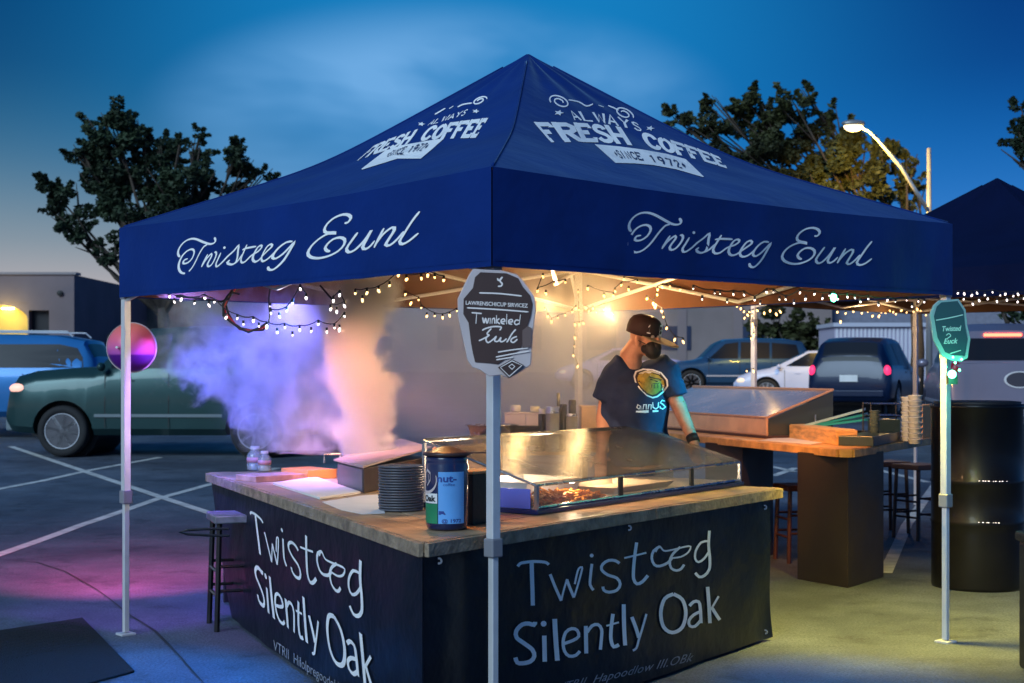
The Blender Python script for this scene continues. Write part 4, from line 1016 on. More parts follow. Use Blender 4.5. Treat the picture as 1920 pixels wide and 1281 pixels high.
# ================================================================== person
def build_person():
    Yp = 8.62
    def q(x, y, dy=0.0): p = P(x, y, Yp + dy); return p
    feet = V2(.745, Yp + .02, 0)
    root = thing('person', 'man in navy T-shirt, black mask and flat-brim cap leaning over the front counter', 'person', feet)
    b = MB()
    # segments as overlapping tapered tubes and ellipsoids, fused by a remesh
    hipc = V2(.765, Yp + .06, .93)
    b.ell(hipc, (.20, .135, .14), 16, 10)
    ch = V2(.725, Yp + .02, 1.30)
    b.tube([hipc, V2(.755, Yp + .04, 1.08), V2(.735, Yp + .02, 1.24), V2(.72, Yp + .01, 1.40), V2(.715, Yp + .01, 1.47)], [.17, .165, .175, .16, .09], 16)
    b.ell(V2(.73, Yp + .02, 1.30), (.20, .125, .17), 16, 10)
    neck0 = q(1183, 665, .0); head = q(1212, 636, -.03)
    b.tube([V2(.71, Yp + .01, 1.42), neck0, head + V2(-.02, .02, .0)], [.085, .068, .062], 12)
    HM = Matrix.Rotation(R(-16), 3, 'Y')
    b.ell(head + V2(-.012, .01, .032), (.084, .076, .094), 20, 14, Matrix.Rotation(R(20), 3, 'Y'))
    b.ell(head + V2(.022, -.036, -.045), (.056, .054, .066), 16, 10, Matrix.Rotation(R(20), 3, 'Y'))
    b.ell(head + V2(.062, -.078, -.014), (.017, .016, .026), 10, 8, Matrix.Rotation(R(-20), 3, 'Y'))  # nose
    b.ell(head + V2(-.058, -.060, -.014), (.021, .016, .034), 10, 8)   # ear
    b.ell(head + V2(-.02, .088, -.004), (.019, .012, .030), 10, 8)
    # arms
    shR, elR, wrR = q(1150, 700, .0), q(1133, 782, .02), q(1128, 850, -.10)
    b.tube([shR, elR, wrR], [.062, .050, .033], 12); b.ell(elR, (.050, .050, .05), 10, 8)
    shL, elL, wrL = q(1244, 700, -.02), q(1272, 760, -.02), q(1300, 826, -.20)
    b.tube([shL, elL, wrL], [.050, .047, .032], 12); b.ell(elL, (.048, .048, .05), 10, 8)
    def hand(w, d, side, curl):
        d = d.normalized(); s = d.cross(V2(0, 0, 1)).normalized() * side; n = d.cross(s).normalized()
        pm = w + d * .045; b.tube([w, w + d * .03, w + d * .085], [.030, .036, .038], 10)
        for i, L in enumerate((.070, .080, .074, .058)):
            o = w + d * .085 + s * (.030 - i * .0195)
            p1 = o + d * L * .45 + n * curl * .4 * L; p2 = p1 + d * L * .3 + n * curl * L * .5; p3 = p2 + d * L * .15 + n * curl * L * .4
            b.tube([w + d * .05 + s * (.024 - i * .016), o, p1, p2, p3], [.011, .0105, .0095, .009, .008], 8)
        t0 = w + d * .03 + s * .03; b.tube([w + d * .015 + s * .012, t0 + s * .012, t0 + s * .03 + d * .03 + n * .01, t0 + s * .03 + d * .055 + n * .02], [.013, .013, .011, .009], 8)
    hand(wrR, (wrR - elR), 1, .5); hand(wrL, V2(.08, .12, -1), -1, .8)
    for s in (-1, 1):
        hp = hipc + V2(s * .095, 0, -.05); kn = V2(hp.x + s * .01, hp.y - .02, .50); an = V2(kn.x, hp.y + .03, .09)
        b.tube([hp, kn, an], [.098, .064, .044], 14); b.ell(kn, (.063, .063, .06), 10, 8)
        b.tube([an + V2(0, .04, -.045), an + V2(0, -.06, -.05), an + V2(0, -.17, -.06)], [.042, .042, .03], 10)
    sk = mat('skin', (.50, .25, .16), .5, var=.15, vscale=14, bump=.15, bscale=60)
    o = b.build('body', sk, root, merge=False)
    rm = o.modifiers.new('fuse', 'REMESH'); rm.mode = 'VOXEL'; rm.voxel_size = .0075; rm.use_smooth_shade = True
    sm = o.modifiers.new('soft', 'SMOOTH'); sm.iterations = 4; sm.factor = .5
    # T-shirt
    t = MB()
    t.tube([V2(.762, Yp + .045, .93), V2(.757, Yp + .04, 1.08), V2(.738, Yp + .02, 1.26), V2(.722, Yp + .01, 1.42), V2(.712, Yp + .01, 1.50)], [.18, .178, .190, .180, .095], 20)
    t.ell(V2(.735, Yp + .02, 1.28), (.212, .148, .20), 20, 12); t.ell(V2(.772, Yp + .035, 1.03), (.190, .155, .17), 20, 12)
    t.tube([V2(.70, Yp + .01, 1.43), q(1160, 690), q(1146, 722), q(1134, 752, .01)], [.095, .088, .080, .082], 14)
    t.tube([V2(.76, Yp + .01, 1.43), q(1246, 690, -.01), q(1262, 722, -.02), q(1268, 744, -.02)], [.095, .084, .074, .074], 14)
    t.ell(q(1158, 702, .0), (.10, .09, .085), 14, 10); t.ell(q(1250, 700, -.01), (.095, .09, .085), 14, 10)
    sh = t.build('t_shirt', mat('navy_cotton', (.014, .030, .085), .85, var=.15, bump=.5, bscale=9), root, merge=False)
    rm = sh.modifiers.new('fuse', 'REMESH'); rm.mode = 'VOXEL'; rm.voxel_size = .010; rm.use_smooth_shade = True
    sm = sh.modifiers.new('soft', 'SMOOTH'); sm.iterations = 9; sm.factor = .6
    cl = bpy.data.textures.new('folds', 'CLOUDS'); cl.noise_scale = .16
    dm = sh.modifiers.new('folds', 'DISPLACE'); dm.texture = cl; dm.strength = .036; dm.mid_level = .5; dm.texture_coords = 'GLOBAL'
    # trousers
    t = MB(); t.ell(hipc + V2(0, 0, -.03), (.215, .15, .13), 16, 10)
    for s in (-1, 1):
        hp = hipc + V2(s * .095, 0, -.05); kn = V2(hp.x + s * .01, hp.y - .02, .50); an = V2(kn.x, hp.y + .03, .10)
        t.tube([hp, kn, an], [.115, .085, .075], 14)
    tr = t.build('trousers', mat('dark_denim', (.02, .025, .04), .9, bump=.3), root, merge=False)
    rm = tr.modifiers.new('fuse', 'REMESH'); rm.mode = 'VOXEL'; rm.voxel_size = .014; rm.use_smooth_shade = True
    for s in (-1, 1):
        an = V2(hipc.x + s * .105, hipc.y + .03, .05); MB().tube([an + V2(0, .05, 0), an + V2(0, -.06, 0), an + V2(0, -.16, -.008)], [.045, .05, .042], 12).build('shoe', M_BLACK, root, smooth=True)
    # cap
    capc = head + V2(-.012, .004, .062)
    M = Matrix.Rotation(R(11), 3, 'X') @ Matrix.Rotation(R(13), 3, 'Y')
    cp = MB(); k = 0
    prof = [(.106, -.035), (.108, .0), (.103, .035), (.084, .064), (.048, .081), (0, .085)]
    for r, z in prof: pass
    cp.lathe([(1 * r, z) for r, z in prof], n=28)
    cp.v = [capc + M @ Vector((v.x * .98, v.y * .86, v.z)) for v in cp.v]
    mcap = mat('brown_black_cap', (.035, .018, .018), .75, bump=.2)
    cap = cp.build('cap', mcap, root, smooth=True)
    br = MB(); n = 14; vs = []
    for i in range(n + 1):
        a = -1.25 + 2.5 * i / n; inn = Vector((.103 * math.cos(a) * .98, .103 * math.sin(a) * .86, -.030)); ou = Vector((.103 * math.cos(a) + .135 * math.cos(a) ** .6, .112 * math.sin(a), -.042 - .006 * math.cos(a * 2)))
        for p_, dz in ((inn, 0), (ou, 0), (ou, -.005), (inn, -.005)): vs.append(capc + M @ (Matrix.Rotation(R(-30), 3, 'Z') @ (p_ + Vector((0, 0, dz)))))
    fs = []
    for i in range(n):
        for j in range(4): a = i * 4 + j; b_ = i * 4 + (j + 1) % 4; fs.append((a, b_, b_ + 4, a + 4))
    fs += [(0, 1, 2, 3), (n * 4 + 3, n * 4 + 2, n * 4 + 1, n * 4)]
    br.add(vs, fs).build('brim', mat('olive_brim', (.30, .25, .16), .6), cap, smooth=False)
    def capsurf(a, z, h):  # a angle around
        r = .109 if z < .02 else .109 - (z - .02) * .33
        return capc + M @ Vector(((r + h) * math.cos(a) * .98, (r + h) * math.sin(a) * .86, z))
    mb = MB(); ribbons(mb, [[(-1.48, .028), (-1.40, .040), (-1.40, -.005)], [(-1.50, -.006), (-1.30, -.006)]], lambda u, v, h: capsurf(u, v, h + .002), .012, smooth=False)
    ribbons(mb, [[(-.62, .045), (-.62, -.012), (-.28, -.012), (-.28, .045), (-.62, .045)], [(-.60, .018), (-.30, .018)], [(-.45, .045), (-.45, -.010)]], lambda u, v, h: capsurf(u * 1.05, v, h + .002), .014, smooth=False)
    mb.build('cap_emblem', M_PRINT, cap, merge=False)
    # mask
    mk = MB(); mk.ell(head + V2(.030, -.048, -.064), (.052, .060, .060), 18, 12, Matrix.Rotation(R(-25), 3, 'Y')); mk.ell(head + V2(.054, -.070, -.046), (.028, .034, .034), 14, 10, Matrix.Rotation(R(-30), 3, 'Y')); mk.ell(head + V2(.01, -.05, -.058), (.048, .042, .036), 14, 10)
    mk.build('face_mask', M_BLACK, root, smooth=True)
    MB().tube([head + V2(.0, -.094, -.04), head + V2(-.03, -.084, -.022), head + V2(-.055, -.074, -.01)], .0025, 5).build('mask_strap', M_BLACK, root)
    # eyes (just under the brim)
    for ex, dy in ((.030, -.078), (.066, -.044)):
        MB().ell(head + V2(ex, dy, .012), (.012, .012, .009), 10, 8).build('eye', mat('eye_white', (.6, .55, .5), .2), root, smooth=True)
    # wristband
    d = (wrL - elL).normalized(); MB().tube([wrL - d * .03, wrL + d * .012], .037, 16).build('wristband', M_BLACK, root, smooth=True)
    # chest print: rounded shield and lettering, projected onto the shirt front
    def chest(px, py, h=0.0):
        x, y = px, py; u = (x - 1218) / 60; return q(x, y, -.168 + .05 * u * u + (-.01 if y < 760 else .0) - h)
    return root, chest
person, chest = build_person()
bpy.context.view_layer.update()
# chest print is laid on the real shirt surface by ray casting against the evaluated mesh
def shirt_print():
    dg = bpy.context.evaluated_depsgraph_get(); dg.update()
    sh = [c for c in person.children if c.name.startswith('t_shirt')][0]
    ev = sh.evaluated_get(dg)
    mi = ev.matrix_world.inverted()
    cam0 = Vector((0, 0, CAMH))
    def hit(px, py, h):
        d = (P(px, py, 8) - cam0).normalized()
        ok, loc, nor, _ = ev.ray_cast(mi @ cam0, (mi.to_3x3() @ d).normalized())
        if not ok: return P(px, py, 8.46)
        w = ev.matrix_world @ loc; return w - d * (h + .004)
    k = 300 / 1281; ox, oy = 1060, 560
    f = lambda pts: [(ox + x * k, oy + y * k) for x, y in pts]
    outer = f([(545,620),(560,580),(620,560),(700,565),(770,590),(820,650),(825,700),(790,750),(740,790),(700,800),(650,780),(590,720),(555,665)])
    def poly(pts, h, m, name, n=5):
        cx = sum(p[0] for p in pts) / len(pts); cy = sum(p[1] for p in pts) / len(pts); mb = MB(); N = len(pts); vs = [hit(cx, cy, h)]
        for r in range(1, n + 1):
            for x, y in pts: vs.append(hit(cx + (x - cx) * r / n, cy + (y - cy) * r / n, h))
        fs = [(0, 1 + i, 1 + (i + 1) % N) for i in range(N)]
        for r in range(n - 1):
            for i in range(N): a = 1 + r * N + i; b = 1 + r * N + (i + 1) % N; fs.append((a, a + N, b + N, b))
        mb.add(vs, fs).build(name, m, sh_, merge=False)
    sh_ = sh
    poly(outer, .0, M_PRINT, 'shield_print')
    c = (sum(p[0] for p in outer) / len(outer), sum(p[1] for p in outer) / len(outer))
    inner = [(c[0] + (x - c[0]) * .90, c[1] + (y - c[1]) * .90) for x, y in outer]
    poly(inner, .0012, mat('shield_dark', (.05, .03, .03), .7), 'shield_print')
    inner2 = [(c[0] + (x - c[0]) * .78, c[1] + (y - c[1]) * .74 + 1) for x, y in outer]
    poly(inner2, .0024, mat('shield_gold', (.50, .34, .05), .6, var=.3, vscale=40), 'shield_print')
    mb = MB()
    ribbons(mb, [f([(590,600),(640,585),(700,585),(760,605)])], hit, 3.2, smooth=False, lift=.0036)
    mb.build('shield_lettering', mat('shield_cream', (.75, .68, .5), .6), sh, merge=False)
    mb = MB(); ribbons(mb, [f([(580,640),(680,632),(780,650)]), f([(590,655),(610,680)]), f([(690,690),(690,715)]), f([(715,685),(715,718)]), f([(740,685),(740,715)]), f([(700,680),(750,680)])], hit, 2.0, smooth=False, lift=.0036)
    mb.build('shield_lettering', mat('shield_dark', (.05, .03, .03), .7), sh, merge=False)
    mb = MB()
    ribbons(mb, [f([(565,905),(640,905),(745,900)])], hit, 5.0, smooth=False, lift=.001)
    ribbons(mb, [f([(600,862),(580,850),(572,872),(590,885),(605,860),(606,888)]), f([(622,888),(628,850),(648,848),(648,888)]), f([(662,888),(668,850),(688,850),(686,888)]), f([(700,830),(702,870),(725,885),(745,868),(745,830)]),
                 f([(800,822),(775,815),(760,832),(785,850),(802,868),(780,885),(757,872)]), f([(757,860),(760,875),(780,885)])], hit, 2.6, smooth=False, lift=.0016)
    mb.build('shirt_lettering', M_PRINT, sh, merge=False)
shirt_print()

# ================================================================== rear table and its things
TT = .955
rc, ra, rr_, rbk = V2(2.28, 9.80, 0), V2(.98, 13.5, 0), V2(3.43, 11.70, 0), V2(2.35, 14.6, 0)
rt = thing('bar_table', 'orange wooden bar table on two black pedestals at the right', 'table', (2.5, 10.8, 0))
WO = wood_variants('oak_board', 3, [(.58, .32, .12), (.50, .26, .09), (.62, .36, .15)])
c1 = rc + (ra - rc).normalized() * .10; c2 = rc + (rr_ - rc).normalized() * .10
# boards run from the near edge to the back
for i in range(7):
    t0, t1 = i / 7 + .001, (i + 1) / 7 - .001
    p = [rc.lerp(rr_, t0), rc.lerp(rr_, t1), ra.lerp(rbk, t1), ra.lerp(rbk, t0)]
    if i == 0: p = [c2.lerp(rc, .0), rc.lerp(rr_, t1), ra.lerp(rbk, t1), ra, c1]; p[0] = rc + (rr_ - rc).normalized() * .10
    n = len(p); MB().add([(q.x, q.y, TT - .045) for q in p] + [(q.x, q.y, TT) for q in p], [tuple(range(n))[::-1], tuple(range(n, 2 * n))] + [(k, (k + 1) % n, n + (k + 1) % n, n + k) for k in range(n)]).build('plank', WO[i % 3], rt, bevel=.003)
def trim(a, b, cut=None):
    d = (b - a).normalized(); n = Vector((d.y, -d.x, 0))
    MB().obox(V2(a.x, a.y, TT - .058) + n * .001, b - a, n * .02, (0, 0, .054)).build('edge_board', mat('oak_edge', (.55, .29, .09), .4, var=.35, vscale=10, bump=.3), rt, bevel=.003)  # edge in one oak tone close to the planks
trim(ra, c1); trim(c1, c2); trim(c2, rr_)
def pedestal(pts, z):
    n = len(pts); MB().add([(q.x, q.y, .0) for q in pts] + [(q.x, q.y, z) for q in pts], [tuple(range(n))[::-1], tuple(range(n, 2 * n))] + [(k, (k + 1) % n, n + (k + 1) % n, n + k) for k in range(n)]).build('pedestal', mat('dark_brown_panel', (.022, .016, .013), .5, var=.25, vscale=3, rvar=.1), rt, bevel=.004)
pc = Pz(1590, 1103); pl_ = Pz(1495, 1086); pr_ = Pz(1657, 1082)
pedestal([pc, pr_, pr_ + (pl_ - pc), pl_], TT - .046)
pc = Pz(1392, 1052); pl_ = Pz(1322, 1040); pr_ = Pz(1450, 1040)
pedestal([pc, pr_, pr_ + (pl_ - pc), pl_], TT - .046)
# hood
d1 = (ra - rc).normalized(); d2 = Vector((-d1.y, d1.x, 0)) * -1
hA = Pz(1438, 822, TT + .002)
root = thing('display_hood', 'big sloping clear display hood with wooden rails on the bar table', 'display case', hA)
up = Vector((0, 0, 1)); HQ = lambda a, b, z: hA + d1 * a + d2 * b + up * (z - hA.z)
Lh, Wh, z0, zf, zb = 2.5, .60, TT + .002, TT + .155, 1.325
M_HOOD = pane_mat('hood_acrylic', (.42, .38, .42), .55, .45, .16)
def slab(vs, n, m, name):
    MB().add(list(vs) + [v + n for v in vs], [(3, 2, 1, 0), (4, 5, 6, 7), (0, 1, 5, 4), (1, 2, 6, 5), (2, 3, 7, 6), (3, 0, 4, 7)]).build(name, m, root)
slab([HQ(0, 0, zf), HQ(Lh, 0, zf), HQ(Lh, Wh, zb), HQ(0, Wh, zb)], Vector((0, 0, .006)), M_HOOD, 'top_pane')
slab([HQ(0, 0, z0 + .02), HQ(Lh, 0, z0 + .02), HQ(Lh, 0, zf - .002), HQ(0, 0, zf - .002)], d2 * .005, pane_mat('amber_acrylic', (.72, .42, .24), .75, .4, .2), 'front_pane')
slab([HQ(0, .01, z0 + .02), HQ(0, Wh, z0 + .02), HQ(0, Wh, zb - .006), HQ(0, .01, zf - .004)], d1 * .006, mat('dark_side', (.03, .04, .045), .2, coat=.4), 'side_panel')
slab([HQ(-.02, -.02, z0), HQ(Lh, -.02, z0), HQ(Lh, Wh + .02, z0), HQ(-.02, Wh + .02, z0)], Vector((0, 0, .018)), M_BROWN, 'base')
for a, b in ((HQ(0, 0, zf + .01), HQ(Lh, 0, zf + .01)), (HQ(0, Wh, zb + .012), HQ(Lh, Wh, zb + .012)), (HQ(0, 0, zf + .01), HQ(0, Wh, zb + .012)), (HQ(0, 0, z0 + .02), HQ(0, 0, zf)), (HQ(0, 0, z0 + .025), HQ(Lh, 0, z0 + .025))):
    MB().tube([a, b], .010, 8).build('rail', mat('copper_rail', (.62, .34, .2), .35, .4), root)
MB().tube([HQ(0, .42, 1.05), HQ(-.03, .42, 1.05), HQ(-.03, .42, 1.14), HQ(0, .42, 1.14)], .006, 6).build('handle', M_STEEL, root)
# wooden board box, menu, green trays
def boxthing(name, label, cat, px, z, h, dep, m, lidm=None, grp=None):
    a, b = Pz(*px[0], z), Pz(*px[1], z); d = (b - a).normalized(); n = Vector((-d.y, d.x, 0))
    t = thing(name, label, cat, (a + b) / 2, group=grp); MB().obox(a + Vector((0, 0, .001)), b - a, n * dep, (0, 0, h)).build('body', m, t, bevel=.003)
    if lidm: MB().obox(a + n * .01 + Vector((0, 0, h + .0015)), (b - a) * .98, n * (dep - .02), (0, 0, .006)).build('lid', lidm, t)
    return t, a, b, n
boxthing('cutlery_box', 'shallow orange wooden box with dark end on the bar table', 'box', ((1480, 822), (1568, 835)), TT, .105, .16, WO[0], mat('kraft_light', (.62, .42, .2), .6))
boxthing('dark_tray_box', 'dark low box right of the orange wooden box', 'box', ((1572, 836), (1628, 826)), TT, .07, -.25, mat('green_black', (.015, .03, .03), .3), None)
grb = thing('menu_binder', 'slanted stack of teal binders on the bar table', 'binders', Pz(1590, 812, TT + .12))
for i in range(3):
    a = P(1500 + i * 14, 803 - i * 1, 11.2 + .02 * i); b = P(1618 + i * 4, 771 + i * 9, 11.35 + .02 * i); n = V2(.1, .32, .0)
    MB().add([a, b, b + n, a + n] + [p + Vector((0, 0, .018)) for p in (a, b, b + n, a + n)], [(3, 2, 1, 0), (4, 5, 6, 7), (0, 1, 5, 4), (1, 2, 6, 5), (2, 3, 7, 6), (3, 0, 4, 7)]).build('binder', mat(('pale_teal', 'teal', 'dark_teal')[i], ((.35, .55, .52), (.03, .30, .26), (.04, .38, .33))[i], .3), grb)
MB().box(P(1590, 812, 11.6) + V2(0, 0, -.03), (.3, .12, .10)).build('stand', M_BLACK, grb)
sheet('menu_sheet', 'white menu sheet near the edge of the bar table', 'paper', [(1425, 826), (1520, 834), (1560, 828), (1470, 819)], TT + .001, .003, M_WHITE)
# cup towers
def tower(label, x, ybase, ytop, rp, m, n, name='cup_stack', cat='cups'):
    c = Pz(x, ybase, TT); c.z = TT; r = rp * c.y / FPX; H = h2z(ytop, c.y) - TT
    t = thing(name, label, cat, c, group='stacks of glasses on the bar table'); hh = H / n
    for i in range(n):
        MB().lathe([(r * .78, .001), (r * .84, .004), (r * .98, hh * .86), (r, hh * .88), (r, hh * .97), (r * .9, hh * .97), (r * .72, hh * .1), (0, hh * .1)], (0, 0, i * hh + .001), 18).build('cup', m, t, local=True, smooth=True)
    return t
MCG = pane_mat('clear_cup', (.80, .88, .80), .80, .9, .08)
tower('left tall stack of clear cups behind the near one', 1702, 828, 744, 13, MCG, 9)
tower('right tall stack of clear cups next to the amber carton', 1716, 833, 741, 14, MCG, 9)
tower('thin stack of dark cups beside the teal binders', 1640, 830, 770, 10, mat('dark_cup', (.10, .14, .12), .2, coat=.5), 10)
rk = thing('glass_rack', 'dark wire rack with glasses between the cup stacks', 'rack', Pz(1668, 826, TT))
cR = Pz(1655, 826, TT)
for i in range(5):
    for z in (.05, .19, .28):
        MB().tube([cR + V2(i * .055 - .07, 0, z), cR + V2(i * .055 - .07, .25, z)], .004, 5).build('wire', M_STEEL, rk)
for z in (.05, .19, .28):
    for y in (0, .25): MB().tube([cR + V2(-.09, y, z), cR + V2(.17, y, z)], .005, 5).build('wire', M_STEEL, rk)
for x, y in ((-.09, 0), (.17, 0), (-.09, .25), (.17, .25)): MB().tube([cR + V2(x, y, 0.001), cR + V2(x, y, .29)], .006, 6).build('upright', M_BLACK, rk)
MB().box(cR + V2(.04, .12, .10), (.20, .2, .12)).build('basket', mat('green_black', (.015, .03, .03), .3), rk)
boxthing('amber_carton', 'small amber carton at the right end of the bar table', 'carton', ((1730, 822), (1756, 818)), TT, .26, .08, mat('amber_card', (.66, .33, .12), .6, var=.1))
wd = thing('card_reader', 'white card reader lying at the front of the cup stacks', 'card reader', Pz(1680, 824, TT))
a = Pz(1672, 826, TT); MB().obox(a + V2(0, 0, .001), (.18, .02, 0), (-.03, .14, 0), (0, 0, .03)).build('reader_body', M_WHITE, wd, bevel=.006)
MB().obox(a + V2(.01, .07, .032), (.10, .01, 0), (-.01, .05, 0), (0, 0, .04)).build('reader_screen', mat('pale_screen', (.55, .6, .66), .3), wd, bevel=.004)

# ================================================================== stools
def stool(label, c, s, h, m, rz, seatm, grp):
    t = thing('bar_stool', label, 'stool', c, rz, group=grp); w = s / 2
    MB().box((0, 0, h - .02), (s + .03, s + .03, .045)).build('seat', seatm, t, local=True, bevel=.008)
    for x in (-1, 1):
        for y in (-1, 1): MB().tube([(x * w * 1.0, y * w * 1.0, .0), (x * w * .88, y * w * .88, h - .042)], .017, 6).build('leg', m, t, local=True)
    for z in (.2, .34):
        for x in (-1, 1): MB().tube([(x * w * .96, -w * .96, z), (x * w * .96, w * .96, z)], .010, 6).build('rung', m, t, local=True)
        for y in (-1, 1): MB().tube([(-w * .96, y * w * .96, z + .03), (w * .96, y * w * .96, z + .03)], .010, 6).build('rung', m, t, local=True)
    return t
MST = mat('reddish_stool_wood', (.06, .022, .015), .45, var=.2)
GS = 'wooden bar stools'
b0 = Pz(413, 1182); stool('black bar stool half hidden behind the left banner', b0 + V2(.08, .14, 0), .30, .66, M_BLKG, .35, mat('worn_seat', (.16, .17, .2), .35, var=.5, vscale=12), GS)
lp = [P(x, y, 8.0) for x, y in [(430, 992), (392, 992), (352, 994), (337, 998), (352, 1002), (392, 1004), (430, 1005)]]
tag(MB().tube(lp, .008, 6).build('wire_hoop', M_BLKG, loc=lp[0]), 'thin dark wire hoop sticking out beside the left stool seat', 'hoop')
b1 = Pz(1660, 1000); stool('dark red bar stool just right of the near pedestal', b1, .30, .66, MST, .3, MST, GS)
b2 = Pz(1722, 1010); stool('dark red bar stool partly hidden by the black drum', b2, .30, .66, MST, .5, MST, GS)
b3 = Pz(1488, 1055); stool('dark red bar stool between the two black pedestals', b3 + V2(.06, .1, 0), .28, .60, MST, .2, MST, GS)

# ================================================================== drum, mat, bin at the right
bc = Pz(1829, 1112); bc = V2((1832 - CX) * (bc.y + .31) / FPX, bc.y + .31, 0)
dr = thing('black_drum', 'tall black steel drum at the right with two raised ribs', 'drum', bc)
rD = 83 * (bc.y) / FPX * 1.0; hD = h2z(757, bc.y)
pf = [(rD * .985, .001), (rD, .02), (rD, hD * .30)]
def rib(z): return [(rD, z - .015), (rD * 1.025, z), (rD, z + .015)]
pf += rib(hD * .36) + rib(hD * .58) + [(rD, hD * .97), (rD * 1.03, hD * .98), (rD * 1.03, hD), (rD * .97, hD), (rD * .96, hD - .02), (0, hD - .02)]
MB().lathe(pf, n=48).build('drum_body', mat('black_enamel', (.005, .005, .007), .35, var=.2, coat=.1, spec=.3), dr, local=True, smooth=True)
MB().lathe([(rD * .93, hD - .018), (rD * .95, hD + .015), (rD * .8, hD + .02), (0, hD + .02)], n=40).build('drum_lid', M_BLACK, dr, local=True, smooth=True)
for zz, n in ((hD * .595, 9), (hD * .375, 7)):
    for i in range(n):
        a = -math.pi / 2 - .28 + i * .075 + rnd.uniform(-.03, .03); MB().ell((rD * 1.03 * math.cos(a), rD * 1.03 * math.sin(a), zz - .004 * i / n), (rnd.uniform(.002, .006), .002, .0018), 6, 4).build('glint_speck', M_BULBC, dr, local=True)  # glowing specks added as painted glints along the ribs
vb = Pz(1935, 1290); bn = thing('black_bin', 'black bin cut off by the right edge of the photo', 'bin', V2(2.74, 7.0, 0))
MB().box((0, 0, .33), (.42, .4, .64)).build('bin_body', M_BLACK, bn, local=True, bevel=.02); MB().box((0, 0, .67), (.45, .43, .05)).build('bin_lid', M_BLACK, bn, local=True, bevel=.015)
mt = [Pz(x, y, .0) for x, y in [(-60, 1200), (0, 1186), (155, 1162), (252, 1262), (150, 1290), (-60, 1340)]]
n = len(mt); mo = MB().add([p + V2(0, 0, .002) for p in mt] + [p + V2(0, 0, .014) for p in mt], [tuple(range(n))[::-1], tuple(range(n, 2 * n))] + [(k, (k + 1) % n, n + (k + 1) % n, n + k) for k in range(n)]).build('rubber_mat', mat('mat_rubber', (.008, .008, .009), .75, bump=.8, bscale=120), loc=mt[2], bevel=.003)
tag(mo, 'black rubber mat lying on the ground at lower left', 'mat')
mb = MB()
for i in range(22):
    for j in range(10):
        f, g_ = .08 + i * .04, .08 + j * .05
        a = mt[1].lerp(mt[2], f); b_ = mt[5].lerp(mt[3], f); c = a.lerp(b_, g_ * .9); mb.box((c.x, c.y, .0155), (.012, .012, .003), .4)
tag(mb.build('mat_studs', M_RUB, mo), kind='stuff')

# round glossy sign by the left leg; orange and violet reflections put into its colour
rs = thing('round_sign', 'round glossy dish sign behind the left canopy leg, orange and violet reflections painted on', 'sign', P(247, 652, 8.35))
Rr_ = 47 * 8.35 / FPX
def dishmat():
    m = bpy.data.materials.new('painted_reflection_dish'); m.use_nodes = True; nt = m.node_tree; b = nt.nodes['Principled BSDF']
    tc = nt.nodes.new('ShaderNodeTexCoord'); s = nt.nodes.new('ShaderNodeSeparateXYZ'); nt.links.new(tc.outputs['Object'], s.inputs[0])
    r = nt.nodes.new('ShaderNodeValToRGB'); mr = nt.nodes.new('ShaderNodeMapRange'); nt.links.new(s.outputs[2], mr.inputs[0]); mr.inputs[1].default_value = -Rr_; mr.inputs[2].default_value = Rr_
    nt.links.new(mr.outputs[0], r.inputs[0]); e = r.color_ramp.elements; e[0].color = (.10, .01, .22, 1); e[0].position = .34; e[1].color = (.92, .20, .12, 1); e[1].position = .95
    for p, c in ((.38, (.50, .10, .45)), (.65, (.85, .15, .25))): q = e.new(p); q.color = (*c, 1)
    nt.links.new(r.outputs[0], b.inputs['Base Color']); b.inputs['Roughness'].default_value = .3; return m
MB().lathe([(0, -.105), (Rr_ * .25, -.101), (Rr_ * .5, -.088), (Rr_ * .72, -.066), (Rr_ * .88, -.038), (Rr_ * .96, -.012), (Rr_ * .98, 0)], n=40, ax='y').build('dish', dishmat(), rs, local=True, smooth=True)
MB().lathe([(Rr_ * .97, -.006), (Rr_, -.012), (Rr_ * 1.015, 0), (Rr_, .012), (Rr_ * .97, .008)], n=40, ax='y', closed=True).build('rim', M_RIM, rs, local=True, smooth=True)
MB().tube([(.0, .01, 0), (-.04, -.06, 0), (-.055, -.12, 0)], .008, 6).build('bracket', M_ALU, rs, local=True)
# ================================================================== vehicles
def interp(tab, x, k):
    if x <= tab[0][0]: return tab[0][k]
    for a, b in zip(tab[:-1], tab[1:]):
        if a[0] <= x <= b[0]:
            f = (x - a[0]) / (b[0] - a[0]); return a[k] + (b[k] - a[k]) * f
    return tab[-1][k]
# x (rear -> front), bottom z, belt z, top z, half width, roof half width
SUV = [(-2.42,.50,.78,.80,.82,.78),(-2.37,.40,1.04,1.08,.90,.84),(-2.30,.34,1.10,1.36,.93,.72),(-2.12,.32,1.12,1.70,.945,.68),(-1.6,.32,1.12,1.79,.95,.67),(-.5,.32,1.12,1.81,.95,.67),
       (.30,.32,1.10,1.77,.95,.66),(.62,.32,1.09,1.62,.95,.68),(1.05,.32,1.08,1.18,.95,.76),(1.25,.32,1.06,1.12,.945,.84),(1.95,.34,.98,1.04,.92,.80),(2.25,.36,.88,.93,.88,.74),(2.38,.42,.68,.71,.80,.70)]
SEDAN = [(-2.25,.45,.70,.72,.76,.72),(-2.20,.36,.95,1.00,.84,.74),(-1.7,.28,.98,1.10,.88,.70),(-1.15,.27,.97,1.36,.89,.60),(-.4,.27,.95,1.47,.89,.58),(.2,.27,.94,1.45,.89,.58),(.75,.27,.93,1.20,.89,.62),
         (1.25,.27,.90,.96,.88,.72),(1.8,.28,.80,.86,.86,.70),(2.12,.32,.68,.74,.80,.64),(2.25,.38,.55,.58,.70,.60)]
